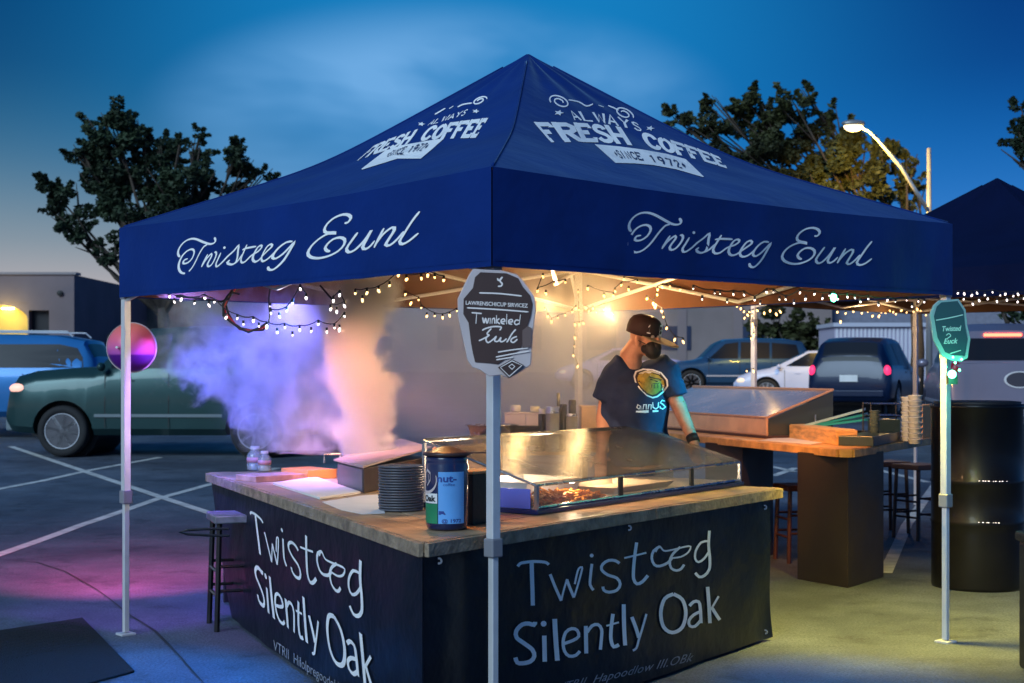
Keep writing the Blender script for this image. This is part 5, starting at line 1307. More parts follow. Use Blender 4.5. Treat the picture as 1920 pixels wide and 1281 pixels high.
SUVH = [(x, b, c + .17, t + .17, w, r) for x, b, c, t, w, r in SUV[:9]] + [(1.3,.33,1.25,1.35,.95,.88),(1.95,.34,1.20,1.30,.94,.86),(2.25,.36,1.14,1.22,.91,.82),(2.36,.38,1.02,1.08,.87,.78),(2.42,.44,.78,.80,.82,.74)]
TRUCK = [(-2.85,.55,.80,.82,.90,.86),(-2.82,.50,1.28,1.30,.95,.90),(-.95,.45,1.28,1.31,.97,.92),(-.93,.45,1.28,1.80,.97,.72),(-.5,.42,1.27,1.92,.97,.70),(.4,.42,1.26,1.90,.97,.70),(.75,.42,1.24,1.70,.97,.72),
         (1.2,.42,1.22,1.32,.97,.80),(1.4,.42,1.20,1.26,.96,.86),(2.3,.45,1.12,1.16,.94,.84),(2.62,.48,1.0,1.02,.90,.80),(2.75,.55,.80,.82,.84,.76)]
def car(label, tab, loc, rz, paint, wheels, wr=.36, sides=(), lights='rear', group='cars parked in the lot', name='parked_car', windscreen=None, rearglass=None, rails=False, trimm=None, cat='car', plate=True, tail=None, head=None, spokes=8):
    root = thing(name, label, cat, loc, rz, group=group)
    prof = lambda x: [interp(tab, x, k) for k in range(6)]
    xs = sorted(set([round(r[0], 3) for r in tab] + [tab[0][0] + (tab[-1][0] - tab[0][0]) * i / 30 for i in range(31)]))
    def section(x):
        _, zb, zc, zt, w, r = [x] + prof(x)[1:]
        if zt - zc > .12:
            half = [(0, zb), (w * .86, zb), (w * .97, zb + .10), (w, zb + .30 * (zc - zb) + .1), (w * .985, zc - .10), (w * .955, zc), (r + .02, zt - .09), (r * .93, zt - .025), (r * .6, zt)]
        else:
            half = [(0, zb), (w * .86, zb), (w * .97, zb + .10), (w, zb + .30 * (zc - zb) + .06), (w * .985, zc - .12), (w * .96, zc - .06), (w * .92, zc), (w * .80, zt - .01), (w * .5, zt)]
        return half + [(0, zt + .008)]
    b = MB(); m = None
    for x in xs:
        h = section(x); ring = [(y, z) for y, z in h] + [(-y, z) for y, z in h[1:-1][::-1]]
        m = len(ring); b.v += [Vector((x, y, z)) for y, z in ring]
    for i in range(len(xs) - 1):
        for j in range(m):
            q = (j + 1) % m; b.f.append((i * m + j, i * m + q, (i + 1) * m + q, (i + 1) * m + j))
    b.f.append(tuple(range(m))[::-1]); b.f.append(tuple((len(xs) - 1) * m + j for j in range(m)))
    body = b.build('body', paint, root, local=True, smooth=True)
    # wheel arches cut through the body
    cm = bpy.data.meshes.new('cut'); cb = MB()
    for x in wheels: cb.lathe([(0, -1.2), (wr * 1.20, -1.2), (wr * 1.20, 1.2), (0, 1.2)], (x, 0, wr), 28, 'y')
    cm.from_pydata([tuple(v) for v in cb.v], [], cb.f)
    bm = bmesh.new(); bm.from_mesh(cm); bmesh.ops.remove_doubles(bm, verts=bm.verts, dist=1e-5); bmesh.ops.recalc_face_normals(bm, faces=bm.faces); bm.to_mesh(cm); bm.free()
    co = bpy.data.objects.new('cut', cm); COL.objects.link(co)
    md = body.modifiers.new('arch', 'BOOLEAN'); md.operation = 'DIFFERENCE'; md.object = co; md.solver = 'EXACT'
    save = root.matrix_world.copy(); par = body.parent; body.parent = None
    dg = bpy.context.evaluated_depsgraph_get(); dg.update()
    nm = bpy.data.meshes.new_from_object(body.evaluated_get(dg)); body.parent = par
    body.modifiers.clear(); body.data = nm; nm.name = 'body'
    bpy.data.objects.remove(co); 
    for p in nm.polygons: p.use_smooth = True
    try: nm.set_sharp_from_angle(angle=R(32))
    except Exception: pass
    # dark inner liner
    lin = MB()
    for x in wheels: lin.lathe([(wr * 1.19, -.62), (wr * 1.19, .62)], (x, 0, wr), 20, 'y')
    lin.box((0, 0, prof(0)[1] + .04), ((tab[-1][0] - tab[0][0]) * .8, 1.2, .05)); lin.build('underbody', M_BLACK, root, local=True)
    for x in wheels:
        for s in (-1, 1):
            w = interp(tab, x, 4); y = s * (w - .12)
            t = MB().lathe([(wr * .70, -.11), (wr * .93, -.11), (wr, -.08), (wr, .08), (wr * .93, .11), (wr * .70, .11)], (x, y, wr), 32, 'y', closed=True)
            wh = t.build('wheel', M_RUB, root, local=True, smooth=True)
            t = MB().lathe([(wr * .70, -.09), (wr * .74, .10 * s), (wr * .68, .095 * s)], (x, y, wr), 32, 'y')
            t.lathe([(0, .03 * s), (wr * .68, .02 * s)], (x, y, wr), 24, 'y'); t.lathe([(wr * .14, .02 * s), (wr * .14, .09 * s), (0, .095 * s)], (x, y, wr), 16, 'y')
            t.build('rim_back', M_DSTEEL, wh, local=True, smooth=False)
            t = MB()
            for k in range(spokes):
                a = 2 * math.pi * k / spokes + .2; c = Vector((math.cos(a), 0, math.sin(a))); n = Vector((-math.sin(a), 0, math.cos(a))); o = Vector((x, y + s * .065, wr))
                t.obox(o + c * wr * .08 - n * wr * .065, c * wr * .62, n * wr * .13, Vector((0, s * .03, 0)))
            t.lathe([(wr * .67, .07 * s), (wr * .67, .105 * s), (wr * .74, .105 * s), (wr * .74, .07 * s)], (x, y, wr), 32, 'y', closed=True)
            t.build('rim', mat('alloy', (.62, .64, .70), .35, .3), wh, local=True)
    glass = mat('car_glass', (.006, .010, .020), .32, spec=.22)
    def side(x, z, s, h=.006):
        _, zb, zc, zt, w, r = [x] + prof(x)[1:]
        f = max(0, min(1, (z - zc) / max(.05, zt - .09 - zc))); return Vector((x, s * (w * .955 + (r + .02 - w * .955) * f + h), z))
    for poly in sides:
        for s in (-1, 1):
            cx = sum(p[0] for p in poly) / len(poly); cz = sum(p[1] for p in poly) / len(poly); n = len(poly)
            dense = []
            for i in range(n):
                a, c = poly[i], poly[(i + 1) % n]
                for k in range(6): f = k / 6; dense.append((a[0] + (c[0] - a[0]) * f, a[1] + (c[1] - a[1]) * f))
            vs = [side(cx, cz, s)] + [side(cx + (p[0] - cx) * .5, cz + (p[1] - cz) * .5, s) for p in dense] + [side(p[0], p[1], s) for p in dense]; N = len(dense)
            fs = [(0, 1 + i, 1 + (i + 1) % N) for i in range(N)] + [(1 + i, 1 + N + i, 1 + N + (i + 1) % N, 1 + (i + 1) % N) for i in range(N)]
            MB().add(vs, fs).build('side_window', glass, root, local=True, smooth=True)
    for xg in (-1.10, -.11, .86):
        gp = MB(); vs = []
        for i in range(9):
            z = interp(tab, xg, 1) + .12 + (interp(tab, xg, 2) - interp(tab, xg, 1) - .14) * i / 8
            for dx_ in (-.006, .006): vs.append((xg + dx_, z))
        for s in (-1, 1):
            w_ = interp(tab, xg, 4)
            gp.add([(x_, s * (w_ * (1.0 - .015 * (z_ > .9)) + .004), z_) for x_, z_ in vs], [(2 * i, 2 * i + 1, 2 * i + 3, 2 * i + 2) for i in range(8)])
        gp.build('door_gap', M_BLACK, root, local=True, merge=False)
    def topglass(x0, x1, nm_, m_=glass, zoff=.008):
        def f(u, v):
            x = x0 + (x1 - x0) * v; r = prof(x); zt = r[3]; wd = (r[5] * .86)
            y = (u * 2 - 1) * wd; return Vector((x, y, zt + zoff + .004 - .03 * (abs(u * 2 - 1) ** 4)))
        MB().grid(f, 10, 8).build(nm_, m_, root, local=True, smooth=True)
    if windscreen: topglass(*windscreen, 'windscreen')
    if rearglass: topglass(*rearglass, 'rear_window')
    L0, L1 = tab[0][0], tab[-1][0]
    hz = interp(tab, L1 - .3, 2)
    hl = emat('headlight_lens', (1, .75, .55), .55)
    for s in (-1, 1):
        xh = L1 - .22; z = hz - .14; w = interp(tab, xh, 4)
        MB().ell((xh, s * (w - .09), z), (.17, .10, .085), 12, 8).build('headlight', head or hl, root, local=True, smooth=True)
        xt = L0 + .07; w = interp(tab, xt + .06, 4); zt = interp(tab, xt + .1, 2) - .08
        MB().ell((xt + .02, s * (w - .10), zt), (.075, .085, .13), 12, 8).build('taillight', tail or mat('tail_red', (.30, .01, .015), .3), root, local=True, smooth=True)
        xm = interp([(0, 0)], 0, 0) + (windscreen[1] + .02 if windscreen else .8)
        MB().ell((xm - .15, s * (interp(tab, xm, 4) + .07), interp(tab, xm, 2) + .10), (.06, .10, .07), 10, 6).build('mirror', paint, root, local=True, smooth=True)
        for hx in (-.35, .5): MB().box((hx, s * (interp(tab, hx, 4) * .992), interp(tab, hx, 2) - .12), (.16, .02, .025)).build('door_handle', paint, root, local=True)
        if trimm: MB().box((0.05, s * (interp(tab, 0, 4) + .006), interp(tab, 0, 1) + .30), (wheels[1] - wheels[0] - wr * 2.6, .018, .045)).build('side_moulding', trimm, root, local=True)
        if rails:
            MB().tube([(-1.9, s * .60, 1.76), (-1.8, s * .60, 1.85), (.0, s * .60, 1.87), (.25, s * .60, 1.79)], .016, 6).build('roof_rail', M_ALU, root, local=True)
    zr = interp(tab, L0 + .05, 1)
    MB().box((L0 + .04, 0, .52), (.10, interp(tab, L0, 4) * 1.9, .16)).build('rear_bumper', trimm or paint, root, local=True, bevel=.03)
    MB().box((L1 - .03, 0, .47), (.12, interp(tab, L1, 4) * 1.9, .18)).build('front_bumper', trimm or paint, root, local=True, bevel=.03)
    if plate:
        MB().box((L0 - .02, 0, .86), (.02, .40, .15)).build('number_plate', M_WHITE, root, local=True)
    return root
def carpaint(name, c, metal=.35, rough=.22):
    return mat(name, c, max(rough, .30), metal, var=.06, vscale=2, coat=.22, spec=.3)
def ground_at(px, Y): return Vector(((px - CX) * Y / FPX, Y, terr(Y)))
SW = [[(-2.02,1.16),(-1.92,1.60),(-1.15,1.66),(-1.12,1.16)],[(-1.05,1.16),(-1.08,1.66),(-.18,1.68),(-.14,1.16)],[(-.06,1.16),(-.10,1.68),(.32,1.62),(.80,1.20),(.78,1.16)]]
# dark green SUV in front, facing left
g = ground_at(300, 22.5); car('dark green SUV at the left with its lit headlight and front wheel showing', SUVH, (g.x + .30, g.y, g.z), R(180 - 3), carpaint('green_paint', (.022, .060, .062), .3), (-1.42, 1.52), .385, [[(x, z + .17) for x, z in w_] for w_ in SW], windscreen=(.40, 1.02), rearglass=(-2.28, -2.16), trimm=mat('trim_grey', (.16, .20, .22), .5), head=emat('headlight_warm', (1, .5, .38), 1.0))
g = ground_at(-30, 26.5); car('blue SUV with a long dark window behind the green one', SUV, (g.x - .1, g.y, g.z + .06), R(181), carpaint('blue_paint', (.028, .17, .44), .2), (-1.42, 1.52), .38, [[(-2.16,1.20),(-2.13,1.38),(-2.02,1.55),(-1.7,1.62),(.20,1.62),(.55,1.50),(.80,1.30),(.85,1.20)]], windscreen=(.40, 1.02), rearglass=(-2.28, -2.16), rails=True)
# right hand rows
g = ground_at(1372, 46); car('old two-tone blue SUV at the back facing left', SUV, g, R(180), carpaint('steel_blue_paint', (.025, .075, .17), .3), (-1.42, 1.40), .40, SW, windscreen=(.40, 1.02), rearglass=(-2.28, -2.16), trimm=mat('trim_pale', (.42, .42, .5), .4))
g = ground_at(1528, 41); car('white sedan between the old blue SUV and the dark SUV', SEDAN, g, R(180 - 10), carpaint('white_paint', (.52, .56, .78), 0, .3), (-1.35, 1.36), .33, [[(-1.35,1.02),(-1.0,1.32),(-.35,1.40),(-.33,1.0)],[(-.26,1.0),(-.28,1.40),(.2,1.38),(.82,1.02)]], windscreen=(.30, 1.15), rearglass=(-1.6, -1.05))
g = ground_at(1628, 34.5)
car('dark blue SUV seen from behind with glowing pink tail lights', SUV, g, R(66), carpaint('navy_paint', (.003, .012, .045), .1), (-1.42, 1.45), .38, SW, windscreen=(.40, 1.02), rearglass=(-2.33, -2.14), tail=emat('tail_lit', (1.0, .03, .12), 1.6))
g = ground_at(1160, 52); car('pale lavender sedan far behind the man', SEDAN, g, R(182), carpaint('lavender_paint', (.50, .42, .62), 0, .3), (-1.35, 1.36), .33, [[(-1.35,1.02),(-1.0,1.32),(-.35,1.40),(-.33,1.0)],[(-.26,1.0),(-.28,1.40),(.2,1.38),(.82,1.02)]], windscreen=(.30, 1.15), rearglass=(-1.6, -1.05))
g = ground_at(1935, 21.5)
pk = car('silver pickup truck at the far right seen from behind with red brake light', TRUCK, (g.x - .08, g.y + 1.4, g.z + .12), R(78), carpaint('silver_paint', (.20, .19, .26), .4), (-1.75, 1.85), .40, [[(-.85,1.32),(-.80,1.72),(-.2,1.82),(-.18,1.32)],[(-.1,1.32),(-.12,1.82),(.40,1.78),(.95,1.36)]], windscreen=(.5, 1.15), name='pickup_truck', cat='pickup truck', plate=False, trimm=mat('bumper_silver', (.42, .42, .48), .35, .5))
MB().box((-.955, 0, 1.74), (.03, .55, .045)).build('brake_light', emat('brake_red', (1.0, .10, .05), 7), pk, local=True)
MB().box((-.945, 0, 1.52), (.02, 1.25, .34)).build('rear_window', mat('car_glass', (.01, .014, .022), .18), pk, local=True)
MB().lathe([(0, 0), (.11, 0), (.12, -.01), (.12, -.02), (0, -.02)], (0, 0, 0), 24, 'x').build('oval_badge', mat('badge_dark', (.04, .04, .06), .4), pk, local=True)
ob = [c for c in pk.children if c.name.startswith('oval_badge')][0]; ob.location = (-2.835, .0, 1.07); ob.scale = (1, 1.5, .85)
MB().lathe([(.12, -.022), (.14, -.022), (.14, -.004), (.12, -.004)], (0, 0, 0), 24, 'x', closed=True).build('badge_ring', M_ALU, ob, local=True)
MB().box((-2.90, .0, .64), (.10, .9, .2)).build('bumper_plate', mat('bumper_pale', (.55, .55, .66), .4, .2), pk, local=True, bevel=.02)

# ================================================================== buildings
M_STUC = mat('mauve_stucco', (.20, .155, .165), .9, var=.12, vscale=.6, bump=.2, bscale=8)
M_STUC2 = mat('tan_stucco', (.26, .20, .19), .9, var=.12, vscale=.5, bump=.2, bscale=8)
M_ROOFC = mat('parapet_cap', (.30, .26, .27), .7)
def shade_wall(): pass
YB = 60.0
def bpx(x, Y=YB): return (x - CX) * Y / FPX
def zpx(y, Y=YB): return CAMH - (y - HOR) * Y / FPX
bl = thing('store_building', 'flat-roofed store at the far left with a lit arch and dark doorway', 'building', (bpx(0), YB, terr(YB)))
zt = zpx(515); x0, x1 = bpx(-420), bpx(139); zb = terr(YB) - .3
# wall with real openings
def wall_with_openings(root, x0, x1, z0, z1, y, th, holes, m, name='wall'):
    xs = sorted(set([x0, x1] + [h[0] for h in holes] + [h[1] for h in holes])); zs = sorted(set([z0, z1] + [h[2] for h in holes] + [h[3] for h in holes])); mb = MB()
    for a, b in zip(xs[:-1], xs[1:]):
        for c, d in zip(zs[:-1], zs[1:]):
            mx, mz = (a + b) / 2, (c + d) / 2
            if any(h[0] < mx < h[1] and h[2] < mz < h[3] for h in holes): continue
            mb.obox((a, y, c), (b - a, 0, 0), (0, th, 0), (0, 0, d - c))
    return mb.build(name, m, root)
hz0 = terr(YB)
holes = [(bpx(-60), bpx(52), hz0, zpx(568)), (bpx(54), bpx(92), hz0, zpx(582))]
wall_with_openings(bl, x0, x1, zb, zt, YB, .5, holes, M_STUC)
MB().obox((x0, YB + .5, zb), (x1 - x0, 0, 0), (0, 12, 0), (0, 0, zt - zb - .01)).build('building_core', M_STUC, bl)
MB().obox((x0 - .1, YB - .08, zt), (x1 - x0 + .2, 0, 0), (0, .7, 0), (0, 0, .10)).build('parapet', M_ROOFC, bl)
MB().obox((bpx(54), YB + .40, hz0), (bpx(92) - bpx(54), 0, 0), (0, .06, 0), (0, 0, zpx(582) - hz0)).build('door', mat('dark_door', (.012, .010, .014), .4), bl)
# arch: recess back wall lit by its own lamp, curved head filled in
arc = [(bpx(-60), zpx(568) + .002), (bpx(52), zpx(568) + .002), (bpx(52), zpx(600))]; cxa, rx = bpx(-4), bpx(52) - bpx(-4)
for i in range(12):
    t = i / 11 * math.pi; arc.append((cxa + rx * math.cos(t), zpx(600) + (zpx(572) - zpx(600)) * math.sin(t)))
MB().prism(arc, lambda u, v, w: Vector((u, YB + .02 + w, v)), .3).build('arch_head', M_STUC, bl)
MB().obox((bpx(-60), YB + .42, hz0), (bpx(52) - bpx(-60), 0, 0), (0, .05, 0), (0, 0, zpx(568) - hz0)).build('arch_back_wall', mat('ochre_wall', (.62, .44, .12), .8, var=.15, vscale=1), bl)
MB().box((bpx(10), YB + .30, zpx(578)), (.5, .1, .06)).build('arch_lamp', emat('arch_lamp', (1, .78, .3), 30), bl)
area_lamp('arch_light', 'POINT', (bpx(12), YB - .5, zpx(592)), None, 60, (1, .80, .25), .2, parent=bl)
MB().lathe([(0, 0), (.12, 0), (.12, -.10), (.0, -.12)], (bpx(113), YB, zpx(550)), 12, 'y').build('wall_speaker', M_BLACK, bl)
bm_ = thing('low_building', 'long low brown building between the store and the blue canopy', 'building', (bpx(240, 72), 72, terr(72)))
MB().obox((bpx(130, 72), 72, terr(72) - .3), (bpx(560, 72) - bpx(130, 72), 0, 0), (0, 8, 0), (0, 0, zpx(563, 72) - terr(72) + .3)).build('wall', mat('brown_stucco', (.22, .13, .10), .9, var=.15), bm_)
MB().obox((bpx(128, 72), 71.8, zpx(563, 72) + .003), (bpx(562, 72) - bpx(128, 72), 0, 0), (0, 8.4, 0), (0, 0, .14)).build('parapet', mat('pale_parapet', (.50, .42, .40), .7), bm_)
for i, xx in enumerate((160, 205, 400, 470)):
    MB().obox((bpx(xx, 72), 71.96, terr(72) + .9), (.9, 0, 0), (0, .05, 0), (0, 0, 1.0)).build('window', mat('dark_pane', (.02, .03, .05), .1), bm_)
br_ = thing('warehouse', 'wide tan warehouse filling the background behind the rear table', 'building', (bpx(1200, 78), 78, terr(78)))
zw = zpx(520, 78); xa, xb = bpx(600, 78), bpx(1980, 78)
MB().obox((xa, 78, terr(78) - .3), (bpx(1560, 78) - xa, 0, 0), (0, 20, 0), (0, 0, zw - terr(78) + .3)).build('wall', M_STUC2, br_)
MB().obox((bpx(1560, 78) + .01, 79.2, terr(78) - .3), (xb - bpx(1560, 78), 0, 0), (0, 18, 0), (0, 0, zpx(560, 78) - terr(78) + .3)).build('side_wing', mat('grey_blue_stucco', (.22, .22, .28), .9, var=.12), br_)
for i in range(9):
    x = bpx(640 + i * 105, 78); MB().obox((x, 77.94, terr(78) + .1), (.5, 0, 0), (0, .06, 0), (0, 0, zw - terr(78) - .3)).build('pilaster', mat('mauve_pilaster', (.25, .19, .19), .9), br_)
for i in range(6):
    x = bpx(680 + i * 140, 78); MB().obox((x, 77.95, terr(78) + 1.2), (1.6, 0, 0), (0, .05, 0), (0, 0, 1.3)).build('window', mat('dim_pane', (.04, .05, .09), .15), br_)
# white slatted pavilion / fence
wf = thing('white_shed', 'white slatted shed behind the dark blue SUV', 'shed', (bpx(1655, 58), 58, terr(58)))
zs0, zs1 = terr(58), zpx(613, 58)
MB().obox((bpx(1566, 58), 58.1, zs0), (bpx(1748, 58) - bpx(1566, 58), 0, 0), (0, 3, 0), (0, 0, zs1 - zs0)).build('wall', mat('lilac_wall', (.50, .46, .60), .8), wf)
for i in range(24):
    x = bpx(1568 + i * 7.6, 58); 
    if x + .09 > bpx(1748, 58): break
    MB().obox((x, 58.03, zs0), (.085, 0, 0), (0, .065, 0), (0, 0, zs1 - zs0 - .05)).build('slat', mat('white_slat', (.74, .72, .80), .6), wf)
MB().obox((bpx(1562, 58), 57.9, zs1 + .002), (bpx(1752, 58) - bpx(1562, 58), 0, 0), (0, 3.3, 0), (0, 0, .16)).build('roof', mat('shed_roof', (.56, .56, .66), .6), wf)

# ================================================================== trees
def leaf_cloud(mb, c, r, n, s, rd):
    for _ in range(n):
        while True:
            v = Vector((rd.uniform(-1, 1), rd.uniform(-1, 1), rd.uniform(-1, 1)))
            if v.length < 1: break
        v = v.normalized() * (v.length ** .55); p = c + Vector((v.x * r[0], v.y * r[1], v.z * r[2]))
        a = Vector((rd.uniform(-1, 1), rd.uniform(-1, 1), rd.uniform(-.6, .6))).normalized(); b = a.cross(Vector((rd.uniform(-1, 1), rd.uniform(-1, 1), rd.uniform(-1, 1)))).normalized()
        l = s * rd.uniform(.6, 1.3); w = l * .5; k = len(mb.v)
        mb.v += [p - a * l, p + b * w, p + a * l, p - b * w]; mb.f.append((k, k + 1, k + 2, k + 3))
def tree(label, base, clumps, Y, lm, leaf, dens, trunk_r=.22, group='trees around the lot', seed=1, branch_to=None):
    rd = random.Random(seed); root = thing('tree', label, 'tree', base, group=group)
    top = sum((c[0] for c in clumps), Vector()) / len(clumps)
    f = base + Vector((0, 0, (top.z - base.z) * .42)); tk = MB().tube([base, base.lerp(f, .5) + Vector((.08, 0, 0)), f], [trunk_r, trunk_r * .8, trunk_r * .65], 10)
    for c, r in clumps:
        mid = f.lerp(c, .5) + Vector((rd.uniform(-.3, .3), rd.uniform(-.3, .3), -.1))
        tk.tube([f - Vector((0, 0, .2)), mid, c], [trunk_r * .42, trunk_r * .22, .02], 6)
        for _ in range(3): e = c + Vector((rd.uniform(-1, 1) * r, rd.uniform(-1, 1) * r, rd.uniform(-.6, .9) * r)); tk.tube([mid.lerp(c, .6), e], [.035, .01], 5)
    tk.build('trunk', M_BARK, root, smooth=True)
    cr = MB()
    for c, r in clumps:
        sub = max(6, int(r * 17))
        for _ in range(sub):
            while True:
                v = Vector((rd.uniform(-1, 1), rd.uniform(-1, 1), rd.uniform(-1, 1)))
                if v.length < 1: break
            cc = c + v * r * .95; rr = r * rd.uniform(.18, .46); leaf_cloud(cr, cc, (rr * 1.25, rr * 1.2, rr * .8), int(dens * rr * rr * 130), leaf, rd)
            # twig tips
            if v.z > .1 or abs(v.x) > .5:
                d = (v.normalized() + Vector((0, 0, .5))).normalized()
                for k in range(3): leaf_cloud(cr, cc + d * rr * (1 + k * .45), (rr * .3, rr * .3, rr * .3), int(dens * 1.2), leaf, rd)
    cr.build('crown', lm, root, merge=False)
    return root
def cl_px(Y, L):
    rd = random.Random(5)
    return [(P(x, y, Y + rd.uniform(-1, 1) * r * Y / FPX * .7), r * Y / FPX) for x, y, r in L]
Y = 40
tree('wide dark tree rising at the left behind the blue canopy', Vector((bpx(305, Y), Y, terr(Y))), cl_px(Y, [(222,262,52),(172,300,38),(255,325,60),(190,365,48),(110,370,36),(95,395,24),(130,420,30),(160,450,24),(200,475,26),(235,400,55),(300,290,36),(330,340,46),(300,400,50),(375,275,24),(385,320,34),(360,380,44),(450,275,18),(455,310,34),(490,330,22),(430,355,34),(270,240,24),(150,280,14),(215,230,20),(375,250,12),(340,270,14)]), Y, M_LEAF, .075, 26, seed=3)
tree('broad olive tree behind the street lamp at the right', Vector((bpx(1716, Y), Y, terr(Y))), cl_px(Y, [(1262,220,20),(1300,228,28),(1335,190,16),(1345,240,36),(1400,190,34),(1420,240,50),(1490,195,36),(1510,165,10),(1480,260,50),(1555,215,20),(1530,270,40),(1420,300,50),(1500,330,44),(1570,300,44),(1600,280,36),(1580,345,44),(1640,340,40),(1650,300,30),(1700,300,26),(1690,350,34),(1720,345,22),(1640,385,26),(1710,385,18),(1350,290,30)]), Y, M_LEAF2, .08, 24, seed=8)
Y = 30
tree('dark tree cut off by the right edge of the photo above the dark canopy', Vector((bpx(2060, Y), Y, terr(Y))), cl_px(Y, [(1915,215,24),(1905,265,26),(1925,300,22),(1960,250,60),(2040,220,80),(2010,330,60),(2100,330,80),(1985,190,40),(2060,160,50)]), Y, M_LEAF, .06, 24, seed=12)
Y = 24
tree('low dark shrubby tree between the pickup and the warehouse', Vector((bpx(1990, Y), Y, terr(Y))), cl_px(Y, [(1905,600,22),(1925,560,30),(1880,590,12),(1960,580,40),(2000,560,50),(1900,635,10)]), Y, M_LEAF, .07, 9, .12, seed=15)
Y = 62
tree('dusky rounded tree in front of the warehouse behind the white sedan', Vector((bpx(1500, Y), Y, terr(Y))), cl_px(Y, [(1450,600,34),(1490,620,34),(1530,640,34),(1420,625,26),(1560,660,26),(1480,655,30)]), Y, M_LEAF2, .16, 7, .2, seed=16)

# ================================================================== street lamp
Yl = 36
sl = thing('street_lamp', 'lit street lamp with a curved arm above the olive tree', 'street lamp', (bpx(1742, Yl), Yl, terr(Yl)))
zt = zpx(278, Yl)
MB().tube([(bpx(1742, Yl), Yl, terr(Yl)), (bpx(1742, Yl), Yl, zt)], [.09, .055], 12).build('pole', mat('lamp_pole', (.42, .42, .46), .4, .5), sl, smooth=True)
arm = [P(x, y, Yl - .3) for x, y in [(1742, 400), (1712, 350), (1688, 312), (1664, 284), (1645, 262), (1628, 246), (1612, 238)]]; arm[0] = Vector((bpx(1742, Yl), Yl, zpx(398, Yl)))
MB().tube(arm, [.05, .05, .045, .045, .03, .025, .025], 8).build('arm', mat('lamp_arm', (.62, .62, .62), .4, .3), sl, smooth=True)
hd = P(1600, 236, Yl - .3)
MB().ell(hd + Vector((0, 0, .06)), (.30, .14, .09), 16, 8).build('lamp_head', mat('lamp_head', (.3, .3, .3), .4, .5), sl, smooth=True)
MB().ell(hd - Vector((0, 0, .02)), (.24, .12, .13), 16, 8).build('lamp_lens', emat('lamp_glow', (1.0, .74, .36), 4), sl, smooth=True)
area_lamp('lamp_light', 'SPOT', hd - Vector((0, .2, .2)), hd + Vector((1.6, 2.2, -2.2)), 2400, (1, .60, .08), .25, 120, .8, parent=sl)

# ================================================================== stage lights that colour the smoke and the floor
def led(label, px, Y, target, energy, col, angle, z=None, lens=3.0, blend=.8, size=.06):
    p = P(*px, Y); t = Vector(target)
    root = thing('stage_light', label, 'stage light', p, group='small coloured stage lights clamped under the canopy')
    d = (t - p).normalized(); q = d.to_track_quat('-Z', 'Y').to_matrix()
    b = MB().lathe([(.03, .10), (.045, .09), (.05, 0), (.045, 0), (.04, .06), (0, .06)], n=18); b.v = [p + q @ v for v in b.v]; b.build('can', M_BLACK, root, smooth=False)
    b = MB().lathe([(0, .015), (.044, .015)], n=18); b.v = [p + q @ v for v in b.v]; b.build('lens', emat('lens_%02d%02d%02d' % tuple(int(c * 20) for c in col), col, lens), root)
    area_lamp('stage_lamp', 'SPOT', p + d * .01, t, energy, col, size, angle, blend, parent=root); return root
SMX, SMY = -.88, 8.55
def led3(label, loc, target, energy, col, angle, **k):
    loc = Vector(loc); px = proj(loc); return led(label, px, loc.y, target, energy, col, angle, **k)
led3('violet-blue stage light under the left corner of the blue canopy', (-1.98, 8.12, 2.02), (-1.5, 8.9, 1.30), 330, (.10, .14, 1.0), 84)
led3('second blue stage light on the rear left bar', (-1.35, 9.10, 2.05), (-1.45, 8.7, 1.2), 110, (.26, .22, 1.0), 95)
led3('warm amber stage light over the griddle', (-.85, 7.10, 2.03), (SMX, SMY, 1.30), 520, (1.0, .47, .27), 38)
led3('pink stage light low beside the griddle smoke', (-1.35, 7.55, 2.03), (SMX, SMY, 1.0), 130, (1.0, .28, .40), 52)
led3('magenta stage light clamped behind the round sign aimed at the floor', P(216, 650, 8.55), (-2.88, 10.7, 0), 1100, (1.0, .09, .34), 58, blend=1.0)
led3('violet stage light aimed at the floor by the left leg', (-1.86, 7.98, 1.95), (-2.35, 9.0, 0), 200, (.40, .14, 1.0), 50)
led3('violet stage light over the far end of the counter', (-1.55, 7.85, 2.02), (-1.3, 8.2, .85), 60, (.55, .25, 1.0), 60)
led3('amber stage light over the bar table', (1.7, 9.4, 2.03), (2.3, 11.4, .95), 260, (1.0, .42, .10), 85)
led3('yellow-green stage light aimed at the floor at the right', (2.25, 7.95, 1.93), (2.45, 8.5, 0), 620, (.90, .70, .08), 105)
led3('amber stage light over the sneeze guard', (.55, 6.7, 2.02), (.3, 7.4, .9), 85, (1.0, .58, .28), 80)
led3('orange stage light over the plates and tumbler', (-.36, 6.42, 2.0), (-.2, 6.1, .85), 40, (1.0, .38, .08), 60)
led3('yellow stage light on the right bar over the counter end', (1.5, 7.3, 2.0), (1.2, 7.7, .85), 45, (1.0, .80, .12), 75)
led3('orange stage light on the man\'s back and neck', (-.10, 7.6, 2.06), (.70, 8.6, 1.45), 55, (1.0, .48, .24), 45)
gl = thing('green_light_cluster', 'bright green lamp fixed below the green sign', 'lamp', P(1785, 702, 7.70))
MB().ell(P(1785, 702, 7.72), (.022, .022, .022), 12, 8).build('lens', emat('green_lens', (.1, 1.0, .45), 26), gl, smooth=True)
for dx, dy in ((-12, -14), (6, -22), (14, -8), (-18, 4), (2, -32), (18, -28)): MB().ell(P(1785 + dx, 702 + dy, 7.73), (.007, .007, .007), 8, 6).build('lens', emat('green_lens2', (.15, 1.0, .55), 8), gl, smooth=True)
MB().box(P(1785, 712, 7.76), (.05, .04, .05)).build('housing', M_BLACK, gl)
area_lamp('green_light', 'POINT', P(1785, 716, 7.64), None, 3.5, (.08, 1.0, .45), .05, parent=gl)
led3('teal stage light on the right side bar aimed at the man', (1.95, 8.0, 1.97), (1.06, 8.6, 1.3), 210, (.02, .60, .85), 27)
